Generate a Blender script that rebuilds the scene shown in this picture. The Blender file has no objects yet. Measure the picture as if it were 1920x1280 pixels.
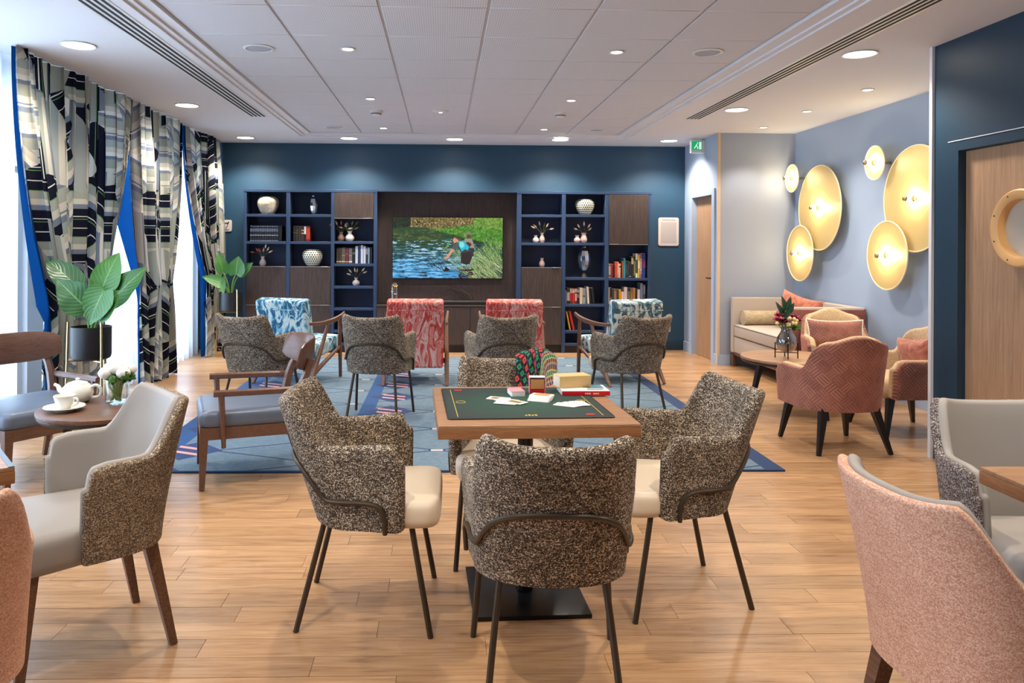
import bpy, bmesh, math, random
import numpy as np
from mathutils import Vector, Matrix

random.seed(7)
PI = math.pi
scene = bpy.context.scene
COL = scene.collection

# ------------------------------------------------------------------ camera
cam_d = bpy.data.cameras.new('camera')
cam = bpy.data.objects.new('camera', cam_d)
COL.objects.link(cam)
cam_d.sensor_width = 36.0
cam_d.lens = 36.0 * 1420 / 1920
cam_d.shift_x = (960 - 870) / 1920
cam_d.shift_y = -(640 - 458.2) / 1920
cam_d.clip_start = 0.05
YAW, ROLL = math.atan(40 / 1420), 0.0055
_r = Vector((math.cos(YAW), -math.sin(YAW), 0)); _u = Vector((0, 0, 1)); _f = Vector((math.sin(YAW), math.cos(YAW), 0))
_cx = _r * math.cos(ROLL) + _u * math.sin(ROLL)
_cy = _u * math.cos(ROLL) - _r * math.sin(ROLL)
cam.matrix_world = Matrix(((_cx.x, _cy.x, -_f.x, 0), (_cx.y, _cy.y, -_f.y, 0), (_cx.z, _cy.z, -_f.z, 1.35), (0, 0, 0, 1)))
scene.camera = cam

# ------------------------------------------------------------------ world, exposure
w = bpy.data.worlds.new('sky'); scene.world = w; w.use_nodes = True
bg = w.node_tree.nodes['Background']
bg.inputs[0].default_value = (0.72, 0.86, 1.0, 1)
bg.inputs[1].default_value = 2.6
vs = scene.view_settings
vs.view_transform = 'Standard'; vs.look = 'None'; vs.gamma = 1.0; vs.use_curve_mapping = False
vs.exposure = 0.33
scene.cycles.max_bounces = 5
scene.cycles.diffuse_bounces = 3
scene.cycles.glossy_bounces = 3
scene.cycles.transmission_bounces = 4
scene.cycles.transparent_max_bounces = 8
scene.cycles.use_adaptive_sampling = True
scene.cycles.adaptive_threshold = 0.04
scene.cycles.sample_clamp_indirect = 6.0

def light(name, kind, loc, energy, color, rot=(0, 0, 0), **kw):
    d = bpy.data.lights.new(name, kind); d.energy = energy; d.color = color
    for k, v in kw.items(): setattr(d, k, v)
    o = bpy.data.objects.new(name, d); o.location = loc; o.rotation_euler = rot; COL.objects.link(o); return o

# daylight that falls on the window glass from outside
DAY = (0.56, 0.75, 1.0)
WINDOWS = [(0.3, 2.1), (3.3, 5.75), (6.15, 7.55), (7.75, 9.15)]
for (a, b), q in zip(WINDOWS, (.45, .62, 1.05, 1.05)):
    o = light('window_daylight', 'AREA', (-3.42, (a + b) / 2, 1.30), 62 * q * (b - a), DAY, (0, -PI / 2 + .25, 0), shape='RECTANGLE', size=2.3, size_y=b - a)

# ------------------------------------------------------------------ helpers
def lin(c):
    return tuple((v / 255 / 12.92 if v / 255 <= .04045 else ((v / 255 + .055) / 1.055) ** 2.4) for v in c[:3]) + (1,)

class NT:
    def __init__(self, name):
        self.m = bpy.data.materials.new(name); self.m.use_nodes = True
        self.t = self.m.node_tree; self.b = self.t.nodes['Principled BSDF']; self.out = self.t.nodes['Material Output']
    def n(self, typ, ins=None, **props):
        nd = self.t.nodes.new(typ)
        for k, v in props.items(): setattr(nd, k, v)
        for k, v in (ins or {}).items(): self.set(nd, k, v)
        return nd
    def set(self, nd, k, v):
        s = nd.inputs[k]
        if isinstance(v, bpy.types.NodeSocket): self.t.links.new(v, s)
        elif isinstance(v, bpy.types.Node): self.t.links.new(v.outputs[0], s)
        else: s.default_value = v
    def math(self, op, a, b=0.0, c=None):
        nd = self.n('ShaderNodeMath', {0: a, 1: b}, operation=op)
        if c is not None: self.set(nd, 2, c)
        return nd.outputs[0]
    def ramp(self, fac, stops, interp='LINEAR'):
        nd = self.n('ShaderNodeValToRGB', {0: fac}); cr = nd.color_ramp; cr.interpolation = interp
        while len(cr.elements) < len(stops): cr.elements.new(0.5)
        for e, (p, c) in zip(cr.elements, stops): e.position = p; e.color = c
        return nd.outputs[0]
    def mix(self, f, a, b, blend='MIX'):
        nd = self.n('ShaderNodeMix', data_type='RGBA', blend_type=blend)
        self.set(nd, 0, f); self.set(nd, 6, a); self.set(nd, 7, b); return nd.outputs[2]
    def coord(self, which='Object', scale=(1, 1, 1), rot=(0, 0, 0), loc=(0, 0, 0)):
        tc = self.n('ShaderNodeTexCoord')
        mp = self.n('ShaderNodeMapping', {0: tc.outputs[which], 1: loc, 2: rot, 3: scale}); return mp.outputs[0]
    def noise(self, vec, scale, detail=3, rough=.5, dist=0.0, out='Fac'):
        return self.n('ShaderNodeTexNoise', {'Vector': vec, 'Scale': scale, 'Detail': detail, 'Roughness': rough, 'Distortion': dist}).outputs[out]
    def bump(self, h, strength=.3, dist=.01):
        self.set(self.b, 'Normal', self.n('ShaderNodeBump', {'Strength': strength, 'Distance': dist, 'Height': h}).outputs[0])
    def base(self, c): self.set(self.b, 'Base Color', c)
    def p(self, **kw):
        for k, v in kw.items(): self.set(self.b, k.replace('_', ' '), v)
        return self

M = {}
def flat(name, rgb, rough=.5, metal=0.0, **kw):
    t = NT(name); t.base(lin(rgb)); t.p(Roughness=rough, Metallic=metal)
    for k, v in kw.items(): t.set(t.b, k.replace('_', ' '), v)
    M[name] = t.m; return t.m
def emis(name, rgb, strength):
    t = NT(name); t.base((0, 0, 0, 1)); t.set(t.b, 'Emission Color', lin(rgb)); t.set(t.b, 'Emission Strength', strength); M[name] = t.m

def finish(name, me, m, parent, smooth, loc=(0, 0, 0), rot=(0, 0, 0), sharp=40):
    if smooth:
        me.polygons.foreach_set('use_smooth', [True] * len(me.polygons))
        try: me.set_sharp_from_angle(angle=math.radians(sharp))
        except Exception: pass
    if m: me.materials.append(M[m])
    o = bpy.data.objects.new(name, me); COL.objects.link(o)
    o.location = loc; o.rotation_euler = rot
    if parent: o.parent = parent
    return o

def pyd(name, verts, faces, m, parent=None, smooth=True, loc=(0, 0, 0), rot=(0, 0, 0), uvs=None, sharp=40, fix=False):
    me = bpy.data.meshes.new(name); me.from_pydata([tuple(v) for v in verts], [], faces); me.update()
    if uvs is not None:
        l = me.uv_layers.new(name='UVMap')
        vi = np.empty(len(me.loops), dtype=np.int32); me.loops.foreach_get('vertex_index', vi)
        l.data.foreach_set('uv', np.asarray(uvs, dtype=np.float32)[vi].ravel())
    if fix:
        bm = bmesh.new(); bm.from_mesh(me); bmesh.ops.remove_doubles(bm, verts=bm.verts, dist=1e-6)
        bmesh.ops.recalc_face_normals(bm, faces=bm.faces); bm.to_mesh(me); bm.free()
    return finish(name, me, m, parent, smooth, loc, rot, sharp)

def box(name, size, loc, m, parent=None, bev=0.0, seg=2, rot=(0, 0, 0)):
    bm = bmesh.new(); bmesh.ops.create_cube(bm, size=1.0)
    for v in bm.verts: v.co = Vector((v.co.x * size[0], v.co.y * size[1], v.co.z * size[2]))
    if bev > 0: bmesh.ops.bevel(bm, geom=bm.edges[:], offset=min(bev, min(size) * .45), segments=seg, affect='EDGES', profile=.6)
    me = bpy.data.meshes.new(name); bm.to_mesh(me); bm.free()
    return finish(name, me, m, parent, bev > 0, loc, rot)

def bx2(name, a, b, m, parent=None, bev=0.0, seg=2):
    return box(name, [abs(b[i] - a[i]) for i in range(3)], [(a[i] + b[i]) / 2 for i in range(3)], m, parent, bev, seg)

def boxes(name, lst, m, parent=None):
    V, F = [], []
    for a, b in lst:
        k = len(V)
        for z in (a[2], b[2]):
            for x, y in ((a[0], a[1]), (b[0], a[1]), (b[0], b[1]), (a[0], b[1])): V.append((x, y, z))
        F += [tuple(k + i for i in q) for q in ((3, 2, 1, 0), (4, 5, 6, 7), (0, 1, 5, 4), (1, 2, 6, 5), (2, 3, 7, 6), (3, 0, 4, 7))]
    return pyd(name, V, F, m, parent, smooth=False)

def catmull(pts, sub):
    P = [Vector(p) for p in pts]
    if sub <= 1 or len(P) < 3: return P
    out = []
    for i in range(len(P) - 1):
        p0 = P[i - 1] if i else P[0] * 2 - P[1]; p1, p2 = P[i], P[i + 1]; p3 = P[i + 2] if i + 2 < len(P) else P[-1] * 2 - P[-2]
        for k in range(sub):
            t = k / sub
            out.append(.5 * ((2 * p1) + (p2 - p0) * t + (2 * p0 - 5 * p1 + 4 * p2 - p3) * t * t + (3 * p1 - p0 - 3 * p2 + p3) * t ** 3))
    out.append(P[-1]); return out

def tube(name, pts, r, m, parent=None, n=8, sub=4, ang0=0.0, squash=1.0, smooth=True, up=None, ret=False):
    """swept tube; r a number or (start,end) or a list with one radius per given point"""
    P = catmull(pts, sub); L = len(P)
    if isinstance(r, (int, float)): R = [r] * L
    else:
        rr = list(r); R = []
        for i in range(L):
            t = i / (L - 1) * (len(rr) - 1); k = min(int(t), len(rr) - 2); R.append(rr[k] + (rr[k + 1] - rr[k]) * (t - k))
    V, F = [], []
    T0 = (P[1] - P[0]).normalized()
    ref = Vector(up) if up else (Vector((0, 0, 1)) if abs(T0.z) < .9 else Vector((0, 1, 0)))
    nrm = (ref - T0 * ref.dot(T0)).normalized()
    for i, p in enumerate(P):
        T = ((P[i + 1] if i < L - 1 else P[i]) - (P[i - 1] if i else P[i])).normalized()
        nrm = (nrm - T * nrm.dot(T)).normalized(); bn = T.cross(nrm)
        for k in range(n):
            a = ang0 + 2 * PI * k / n
            V.append(p + nrm * (R[i] * math.cos(a)) + bn * (R[i] * squash * math.sin(a)))
    for i in range(L - 1):
        for k in range(n):
            k2 = (k + 1) % n
            F.append((i * n + k, i * n + k2, (i + 1) * n + k2, (i + 1) * n + k))
    F.append(tuple(range(n - 1, -1, -1))); F.append(tuple(range((L - 1) * n, L * n)))
    if ret: return V, F
    return pyd(name, V, F, m, parent, smooth)

def merge(parts):
    V, F = [], []
    for v, f in parts:
        k = len(V); V += list(v); F += [tuple(i + k for i in q) for q in f]
    return V, F

def lathe(name, prof, m, parent=None, n=24, loc=(0, 0, 0), rot=(0, 0, 0), sharp=40, ret=False, cap=True):
    V, F = [], []
    for r, z in prof:
        for k in range(n): V.append((r * math.cos(2 * PI * k / n), r * math.sin(2 * PI * k / n), z))
    for i in range(len(prof) - 1):
        for k in range(n):
            k2 = (k + 1) % n
            F.append((i * n + k, i * n + k2, (i + 1) * n + k2, (i + 1) * n + k))
    if cap and prof[0][0] > 1e-5: F.append(tuple(range(n - 1, -1, -1)))
    if cap and prof[-1][0] > 1e-5: F.append(tuple(range((len(prof) - 1) * n, len(prof) * n)))
    if ret: return V, F
    return pyd(name, V, F, m, parent, True, loc, rot, sharp=sharp, fix=True)

def pad(name, outline, z0, z1, r, m, parent=None, crown=0.0, loc=(0, 0, 0), rot=(0, 0, 0), seg=4, rb=None):
    """a slab or cushion over a plan outline with rounded top and bottom edges"""
    rb = r if rb is None else rb
    cx = sum(p[0] for p in outline) / len(outline); cy = sum(p[1] for p in outline) / len(outline)
    hw = max(abs(p[0] - cx) for p in outline); hd = max(abs(p[1] - cy) for p in outline); n = len(outline)
    rings = []
    for k in range(seg + 1):
        a = PI / 2 * k / seg; rings.append((rb * (1 - math.sin(a)), z0 + rb * (1 - math.cos(a))))
    for k in range(seg + 1):
        a = PI / 2 * k / seg; rings.append((r * (1 - math.cos(a)), z1 - r + r * math.sin(a)))
    for t in (.35, .7):
        rings.append((r + (min(hw, hd) - r) * t, z1 + crown * (1 - (1 - t) ** 2)))
    V, F = [], []
    for ins, z in rings:
        sx, sy = max(0, 1 - ins / hw), max(0, 1 - ins / hd)
        for p in outline: V.append((cx + (p[0] - cx) * sx, cy + (p[1] - cy) * sy, z))
    for i in range(len(rings) - 1):
        for k in range(n):
            k2 = (k + 1) % n; F.append((i * n + k, i * n + k2, (i + 1) * n + k2, (i + 1) * n + k))
    F.append(tuple(range(n - 1, -1, -1))); V.append((cx, cy, z1 + crown)); c = len(V) - 1; b = (len(rings) - 1) * n
    for k in range(n): F.append((b + k, b + (k + 1) % n, c))
    return pyd(name, V, F, m, parent, True, loc, rot, sharp=50)

def rrect(wd, dp, r, seg=5, cx=0, cy=0):
    out = []
    for sx, sy, a0 in ((1, 1, 0), (-1, 1, PI / 2), (-1, -1, PI), (1, -1, 3 * PI / 2)):
        for k in range(seg + 1):
            a = a0 + PI / 2 * k / seg
            out.append((cx + sx * (wd / 2 - r) + r * math.cos(a), cy + sy * (dp / 2 - r) + r * math.sin(a)))
    return out

def circle(r, n=40): return [(r * math.cos(2 * PI * k / n), r * math.sin(2 * PI * k / n)) for k in range(n)]

def poly(name, pts, thick, m, parent=None, loc=(0, 0, 0), rot=(0, 0, 0)):
    """flat polygon in the local XZ plane, given a thickness along Y"""
    n = len(pts); V = [(x, 0, z) for x, z in pts] + [(x, thick, z) for x, z in pts]
    F = [tuple(range(n)), tuple(range(2 * n - 1, n - 1, -1))] + [(i, (i + 1) % n + 0, n + (i + 1) % n, n + i)[::-1] for i in range(n)]
    return pyd(name, V, F, m, parent, False, loc, rot, fix=True)

def tag(o, label=None, cat=None, group=None, kind=None):
    if label: o['label'] = label
    if cat: o['category'] = cat
    if group: o['group'] = group
    if kind: o['kind'] = kind
    return o

def thing(name, label, cat, loc=(0, 0, 0), rz=0.0, group=None):
    o = bpy.data.objects.new(name, None); o.empty_display_size = .1; COL.objects.link(o)
    o.location = loc; o.rotation_euler = (0, 0, rz); return tag(o, label, cat, group)

KIDS = {}
def copy_tree(o, parent=None):
    c = o.copy(); COL.objects.link(c)
    c.parent = parent
    for ch in [k for k in bpy.data.objects if k.parent == o]: copy_tree(ch, c)
    return c
def dup(o, label, loc, rz):
    c = copy_tree(o); c['label'] = label; c.location = loc; c.rotation_euler = (0, 0, rz); return c

def smooth01(t): t = max(0, min(1, t)); return t * t * (3 - 2 * t)

def shell(name, m, parent, W, y1, yb, yf, z0, top, lean=.1, wl=0.0, o0=0.0, o1=.05, nu=56, nv=9, ex=2.6, ua=.66, topadd=0.0, botadd=0.0, pw=1.3, zr=.8, ends=True, ex1=None, splay=0.0):
    """tub-chair shell: U-shaped plan open to +Y, leaning back, rounded rim. top(u) is the rim height."""
    H = zr - z0
    def plan(u, z):
        t = max(0, (z - z0) / H); Wz = W + wl * t; ybz = yb - lean * t ** pw
        if abs(u) > ua:
            s = (abs(u) - ua) / (1 - ua); return Vector((math.copysign(Wz + splay * s, u), y1 + (yf - y1) * s))
        ph = (1 - u / ua) * PI / 2; c, s = math.cos(ph), math.sin(ph); e_ = ex + ((ex1 or ex) - ex) * min(1, t)
        return Vector((Wz * math.copysign(abs(c) ** (2 / e_), c), y1 - (y1 - ybz) * abs(s) ** (2 / e_)))
    def nrm(u, z):
        e = .012; a, b = plan(max(-1, u - e), z), plan(min(1, u + e), z); d = (b - a).normalized(); return Vector((d.y, -d.x)) * 1.0
    us = [-1 + 2 * i / nu for i in range(nu + 1)]
    cols = [(u, 1.0, 0.0, 0.0) for u in us]
    R = (o1 - o0) / 2
    if ends:
        ext = [(math.cos(a), math.sin(a)) for a in (PI * .2, PI * .36, PI * .46)]
        cols = [(-1.0, c, s * R, R * (1 - c)) for c, s in reversed(ext)] + cols + [(1.0, c, s * R, R * (1 - c)) for c, s in ext]
    V, F, UV = [], [], []; arc = 0; prev = None; per = None
    for (u, pinch, fwd, drop) in cols:
        zt = top(u) + topadd - drop; zb = z0 - botadd + drop * .5; mid = (o0 + o1) / 2
        pb = plan(u, z0); arc += (pb - prev).length if prev is not None else 0; prev = pb
        sec = []
        for j in range(nv + 1): sec.append((zb + (zt - R - zb) * j / nv, o0))
        for a in (30, 60, 90, 120, 150): sec.append((zt - R + R * math.sin(math.radians(a)), mid - R * math.cos(math.radians(a))))
        for j in range(nv, -1, -1): sec.append((zb + (zt - R - zb) * j / nv, o1))
        per = len(sec)
        for z, off in sec:
            p = plan(u, z); n_ = nrm(u, z)
            off = mid + (off - mid) * pinch
            q = p - n_ * off
            V.append((q.x, q.y + fwd, z)); UV.append((arc, z))
    C = len(cols)
    for i in range(C - 1):
        for j in range(per):
            j2 = (j + 1) % per; F.append((i * per + j, (i + 1) * per + j, (i + 1) * per + j2, i * per + j2))
    F.append(tuple(range(per))); F.append(tuple(range(C * per - 1, (C - 1) * per - 1, -1)))
    o = pyd(name, V, F, m, parent, True, uvs=UV, sharp=60)
    bm = bmesh.new(); bm.from_mesh(o.data); bmesh.ops.recalc_face_normals(bm, faces=bm.faces); bm.to_mesh(o.data); bm.free()
    return o, plan, nrm

def textmesh(name, cu):
    """lettering as a plain mesh"""
    tmp = bpy.data.objects.new(name, cu); COL.objects.link(tmp); bpy.context.view_layer.update()
    me = bpy.data.meshes.new_from_object(tmp.evaluated_get(bpy.context.evaluated_depsgraph_get()))
    bpy.data.objects.remove(tmp); o = bpy.data.objects.new(name, me); COL.objects.link(o); return o

# ------------------------------------------------------------------ materials
flat('ceiling_paint', (226, 227, 231), .85)
flat('white_plastic', (228, 228, 226), .4)
flat('wall_teal', (36, 72, 98), .5)
flat('wall_navy', (27, 56, 76), .45)
flat('wall_sky', (166, 185, 211), .6)
flat('wall_pale', (152, 162, 180), .6)
flat('shelf_navy', (37, 60, 93), .5)
flat('shelf_inside', (34, 52, 82), .6)
flat('bronze', (70, 58, 45), .42, .4)
flat('black_metal', (14, 14, 16), .3, .3)
flat('black_matte', (22, 23, 26), .45)
flat('black_leg', (16, 17, 21), .35)
flat('brass', (214, 190, 140), .22, 1.0)
flat('chrome', (190, 192, 196), .2, 1.0)
flat('cream_vinyl', (228, 212, 188), .4)
flat('grey_vinyl', (158, 152, 146), .55)
flat('slate_leather', (96, 108, 126), .35)
flat('beige_fabric', (214, 184, 148), .85)
flat('sofa_fabric', (184, 172, 162), .8)
flat('lining_blue', (16, 92, 176), .6)
flat('porcelain', (240, 236, 226), .15)
flat('white_petal', (244, 243, 236), .6)
flat('cream_petal', (240, 224, 150), .6)
flat('magenta_petal', (176, 44, 104), .6)
flat('maroon_petal', (106, 16, 40), .6)
flat('green_stem', (108, 150, 62), .5)
flat('herb_green', (66, 112, 40), .6)
flat('dark_leaf', (34, 74, 52), .5)
flat('dried_cream', (242, 222, 186), .8)
flat('dried_red', (206, 104, 84), .8)
flat('dried_green', (108, 112, 58), .8)
flat('vase_pink', (206, 176, 166), .35)
flat('vase_white', (218, 208, 198), .35)
flat('vase_brown', (150, 112, 98), .35)
flat('red_card', (222, 40, 44), .5)
flat('gold_ink', (196, 170, 70), .5)
flat('card_white', (240, 238, 234), .45)
flat('card_back', (214, 150, 156), .5)
flat('card_orange', (214, 150, 90), .5)
flat('card_green', (92, 118, 84), .5)
flat('card_red', (190, 56, 56), .5)
flat('ink', (22, 22, 22), .6)
flat('ink_grey', (104, 98, 96), .6)
flat('paper', (236, 226, 206), .8)
flat('straw', (222, 186, 128), .7)
flat('book_red', (214, 30, 40), .4)
flat('book_cover', (232, 232, 228), .4)
flat('print_blue', (90, 140, 160), .5)
flat('print_dark', (40, 52, 58), .5)
flat('board_pink', (222, 206, 200), .4)
flat('board_grey', (186, 178, 174), .45)
flat('sign_metal', (206, 200, 194), .4)
flat('socket', (196, 184, 172), .5)
flat('soil', (40, 30, 22), .9)
flat('slot_black', (40, 44, 52), .8)
flat('speaker_grey', (176, 180, 192), .7)
flat('butterfly', (226, 170, 40), .5)
flat('edge_dark', (30, 30, 34), .4)
flat('frame_pine', (214, 166, 108), .45)
flat('tv_black', (10, 10, 12), .2)
flat('exit_green', (20, 150, 90), .4, Emission_Color=lin((20, 160, 96)), Emission_Strength=.6)
flat('exit_white', (225, 240, 232), .4, Emission_Color=lin((225, 245, 235)), Emission_Strength=.5)
flat('bar_aluminium', (205, 196, 186), .3, .6)
flat('white_speckle', (228, 214, 182), .5)
flat('window_white', (235, 238, 240), .4)
emis('lamp_glow', (255, 246, 226), 14.0)
emis('spot_glow', (255, 246, 230), 10.0)
emis('bulb_glow', (255, 230, 186), 190.0)
emis('led_white', (230, 240, 255), 4.0)

def glass(name, col=(1, 1, 1, 1), gl=.12, rough=.02):
    t = NT(name); tr = t.n('ShaderNodeBsdfTransparent', {0: col}); g = t.n('ShaderNodeBsdfGlossy', {0: (1, 1, 1, 1), 'Roughness': rough})
    lw = t.n('ShaderNodeLayerWeight', {0: .35}); f = t.math('ADD', t.math('MULTIPLY', lw.outputs['Facing'], .55), gl)
    mx = t.n('ShaderNodeMixShader', {0: f, 1: tr.outputs[0], 2: g.outputs[0]}); t.t.links.new(mx.outputs[0], t.out.inputs[0]); M[name] = t.m
glass('clear_glass', (.96, .98, .97, 1), .06)
glass('window_glass', (.95, .98, 1, 1), .04)
glass('smoke_glass', (.62, .60, .58, 1), .16)
def mirror_glass(name, col):
    t = NT(name); t.base(lin(col)); t.p(Metallic=.95, Roughness=.06); M[name] = t.m
mirror_glass('silver_glass', (186, 192, 204))
flat('porthole', (196, 186, 168), .25)  # opaque beige paints in the lit room seen through the door glass

def sheer():
    t = NT('sheer'); d = t.n('ShaderNodeBsdfDiffuse', {0: (.93, .95, .97, 1)}); tl = t.n('ShaderNodeBsdfTranslucent', {0: (.95, .97, 1, 1)})
    tr = t.n('ShaderNodeBsdfTransparent', {0: (1, 1, 1, 1)})
    a = t.n('ShaderNodeMixShader', {0: .72, 1: d.outputs[0], 2: tl.outputs[0]}); b = t.n('ShaderNodeMixShader', {0: .45, 1: a.outputs[0], 2: tr.outputs[0]})
    t.t.links.new(b.outputs[0], t.out.inputs[0]); M['sheer'] = t.m
sheer()

def wood(name, cols, scale=(1, 14, 14), rough=.4, s=3.0, which='Object', bump=.04, dist=1.2):
    t = NT(name); v = t.coord(which, scale); oi = t.n('ShaderNodeObjectInfo')
    v2 = t.n('ShaderNodeVectorMath', {0: v, 1: t.n('ShaderNodeVectorMath', {0: (7.3, 3.1, 5.7), 'Scale': oi.outputs['Random']}, operation='SCALE').outputs[0]}, operation='ADD').outputs[0]
    f = t.noise(v2, s, 6, .62, dist); f2 = t.noise(v2, s * 5, 3, .6, .3)
    fac = t.math('ADD', t.math('MULTIPLY', f, .8), t.math('MULTIPLY', f2, .25))
    n = len(cols); t.base(t.ramp(fac, [(.30 + .42 * i / (n - 1), lin(c)) for i, c in enumerate(cols)]))
    t.p(Roughness=rough); M[name] = t.m
wood('walnut', [(66, 42, 30), (104, 70, 50), (132, 94, 70)], (2, 26, 26))
wood('table_wood', [(122, 88, 60), (158, 118, 86), (180, 142, 108)], (2, 30, 30), .35)
wood('edge_wood', [(116, 76, 46), (146, 98, 62), (164, 114, 76)], (3, 3, 40), .4)
wood('dark_veneer', [(40, 32, 31), (60, 49, 46), (80, 66, 60)], (30, 30, 1.6), .5)
wood('door_oak', [(140, 106, 78), (170, 134, 102), (190, 154, 122)], (36, 36, 1.0), .45, 2.4)
wood('seat_brown', [(84, 58, 46), (106, 76, 62), (118, 86, 72)], (2, 20, 20), .3)

def oak_floor():
    t = NT('oak_plank'); g = t.n('ShaderNodeNewGeometry'); oi = t.n('ShaderNodeObjectInfo'); at = t.n('ShaderNodeAttribute', attribute_name='tint')
    rnd = t.math('FRACT', t.math('ADD', oi.outputs['Random'], at.outputs['Fac']))
    off = t.n('ShaderNodeCombineXYZ', {0: t.math('MULTIPLY', rnd, 37.0), 1: t.math('MULTIPLY', rnd, 91.0)})
    pos = t.n('ShaderNodeVectorMath', {0: g.outputs['Position'], 1: off.outputs[0]}, operation='ADD').outputs[0]
    mp = t.n('ShaderNodeMapping', {0: pos, 3: (1.3, 16, 8)}).outputs[0]
    f = t.noise(mp, 2.2, 6, .6, .9); fine = t.noise(t.n('ShaderNodeMapping', {0: pos, 3: (3, 90, 20)}).outputs[0], 2.0, 3, .6)
    blot = t.noise(t.n('ShaderNodeMapping', {0: pos, 3: (1.2, 3.0, 1)}).outputs[0], 2.6, 2, .5)
    c = t.ramp(t.math('ADD', t.math('MULTIPLY', f, .75), t.math('MULTIPLY', fine, .25)), [(.28, lin((138, 102, 72))), (.45, lin((180, 141, 103))), (.6, lin((196, 158, 118))), (.78, lin((209, 175, 136)))])
    c = t.mix(t.math('MULTIPLY', t.math('GREATER_THAN', blot, .60), .12), c, lin((120, 80, 52)))
    knots = t.n('ShaderNodeTexVoronoi', {'Vector': t.n('ShaderNodeMapping', {0: pos, 3: (1.0, 2.6, 1)}).outputs[0], 'Scale': 2.0})
    kf = t.ramp(knots.outputs['Distance'], [(.0, (1, 1, 1, 1)), (.05, (.4, .4, .4, 1)), (.11, (0, 0, 0, 1))])
    c = t.mix(t.math('MULTIPLY', kf, .6), c, lin((84, 54, 34)))
    tint = t.ramp(rnd, [(0, (.74, .71, .69, 1)), (.3, (.92, .90, .88, 1)), (.7, (1.05, 1.03, 1.01, 1)), (1, (.84, .80, .75, 1))])
    t.base(t.mix(1.0, c, tint, 'MULTIPLY')); t.p(Roughness=.27); M['oak_plank'] = t.m
oak_floor()
flat('floor_gap', (92, 62, 40), .7)

def tweed(name, cols, scale=150.0, pos=None, bump=.5, rough=.9, stretch=(1, 1, 1), cloud=.35):
    t = NT(name); v = t.coord('Object', stretch)
    vo = t.n('ShaderNodeTexVoronoi', {'Vector': v, 'Scale': scale, 'Randomness': 1.0})
    rnd = t.n('ShaderNodeSeparateColor', {0: vo.outputs['Color']}).outputs[0]
    cl = t.noise(v, 14.0, 3, .6); st = t.noise(t.n('ShaderNodeMapping', {0: v, 3: (30, 30, 240)}).outputs[0], 1.0, 2, .5)
    f = t.math('ADD', rnd, t.math('ADD', t.math('MULTIPLY', t.math('SUBTRACT', cl, .5), cloud), t.math('MULTIPLY', t.math('SUBTRACT', st, .5), .7)))
    n = len(cols); pos = pos or [i / n for i in range(n)]
    t.base(t.ramp(f, [(p, lin(c)) for p, c in zip(pos, cols)], 'LINEAR'))
    t.p(Roughness=rough); t.bump(rnd, bump * .8, .002); M[name] = t.m
tweed('tweed_brown', [(42, 34, 28), (66, 55, 45), (106, 91, 76), (156, 140, 119), (228, 215, 196)], 350.0, [.12, .36, .58, .78, 1.0])
tweed('tweed_taupe', [(78, 64, 51), (100, 84, 67), (128, 109, 88), (160, 140, 116), (206, 190, 166)], 380.0, [.1, .36, .56, .78, 1.0])
tweed('tweed_grey', [(56, 48, 46), (82, 72, 70), (114, 103, 99), (160, 150, 148), (206, 196, 190)], 360.0, [.1, .36, .6, .8, 1.0])
tweed('boucle_pink', [(190, 138, 114), (210, 160, 135), (222, 176, 150), (238, 202, 180)], 420.0, [.05, .4, .65, 1.0])
tweed('beige_weave', [(188, 158, 120), (206, 176, 138), (220, 192, 156)], 300.0, [.2, .5, .9], .15)

def velvet():
    t = NT('terracotta_velvet'); tc = t.n('ShaderNodeTexCoord')
    v = t.n('ShaderNodeMapping', {0: tc.outputs['UV'], 2: (0, 0, PI / 4), 3: (1, 1, 1)}).outputs[0]
    s = t.n('ShaderNodeSeparateXYZ', {0: v}); x, y = s.outputs[0], s.outputs[1]; q = 1 / .062
    px = t.math('FLOOR', t.math('MULTIPLY', x, q)); py = t.math('FLOOR', t.math('MULTIPLY', y, q))
    par = t.math('MODULO', t.math('ABSOLUTE', t.math('ADD', px, py)), 2.0)
    d = t.n('ShaderNodeMix', {0: par, 2: x, 3: y}, data_type='FLOAT').outputs[0]
    st = t.math('SINE', t.math('MULTIPLY', d, 2 * PI * q * 3.5))
    hsh = t.n('ShaderNodeTexWhiteNoise', {0: t.n('ShaderNodeCombineXYZ', {0: px, 1: py}).outputs[0]}, noise_dimensions='2D').outputs[0]
    ln = t.math('MULTIPLY', t.math('GREATER_THAN', st, .66), t.math('ADD', .25, hsh))
    cl = t.noise(tc.outputs['Object'], 7.0, 3, .6)
    base = t.ramp(cl, [(.3, lin((118, 70, 62))), (.55, lin((144, 88, 76))), (.75, lin((160, 104, 88)))])
    t.base(t.mix(t.math('MULTIPLY', ln, .4), base, lin((214, 166, 140)))); t.p(Roughness=.8)
    t.set(t.b, 'Sheen Weight', .5); t.set(t.b, 'Sheen Tint', lin((235, 170, 150))); t.bump(st, .25, .003); M['terracotta_velvet'] = t.m
velvet()
def pinkvel():
    t = NT('rose_velvet'); v = t.coord('Object'); f = t.noise(v, 9, 4, .65, 1.5)
    t.base(t.ramp(f, [(.3, lin((140, 70, 54))), (.5, lin((184, 104, 80))), (.7, lin((214, 136, 108)))])); t.p(Roughness=.75); t.set(t.b, 'Sheen Weight', .4); t.bump(f, .6, .02); M['rose_velvet'] = t.m
pinkvel()
def bolster():
    t = NT('bolster_weave'); v = t.coord('Object', (60, 8, 8)); f = t.noise(v, 3, 4, .6)
    t.base(t.ramp(f, [(.3, lin((160, 140, 110))), (.6, lin((198, 180, 148)))])); t.p(Roughness=.9); M['bolster_weave'] = t.m
bolster()

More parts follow.
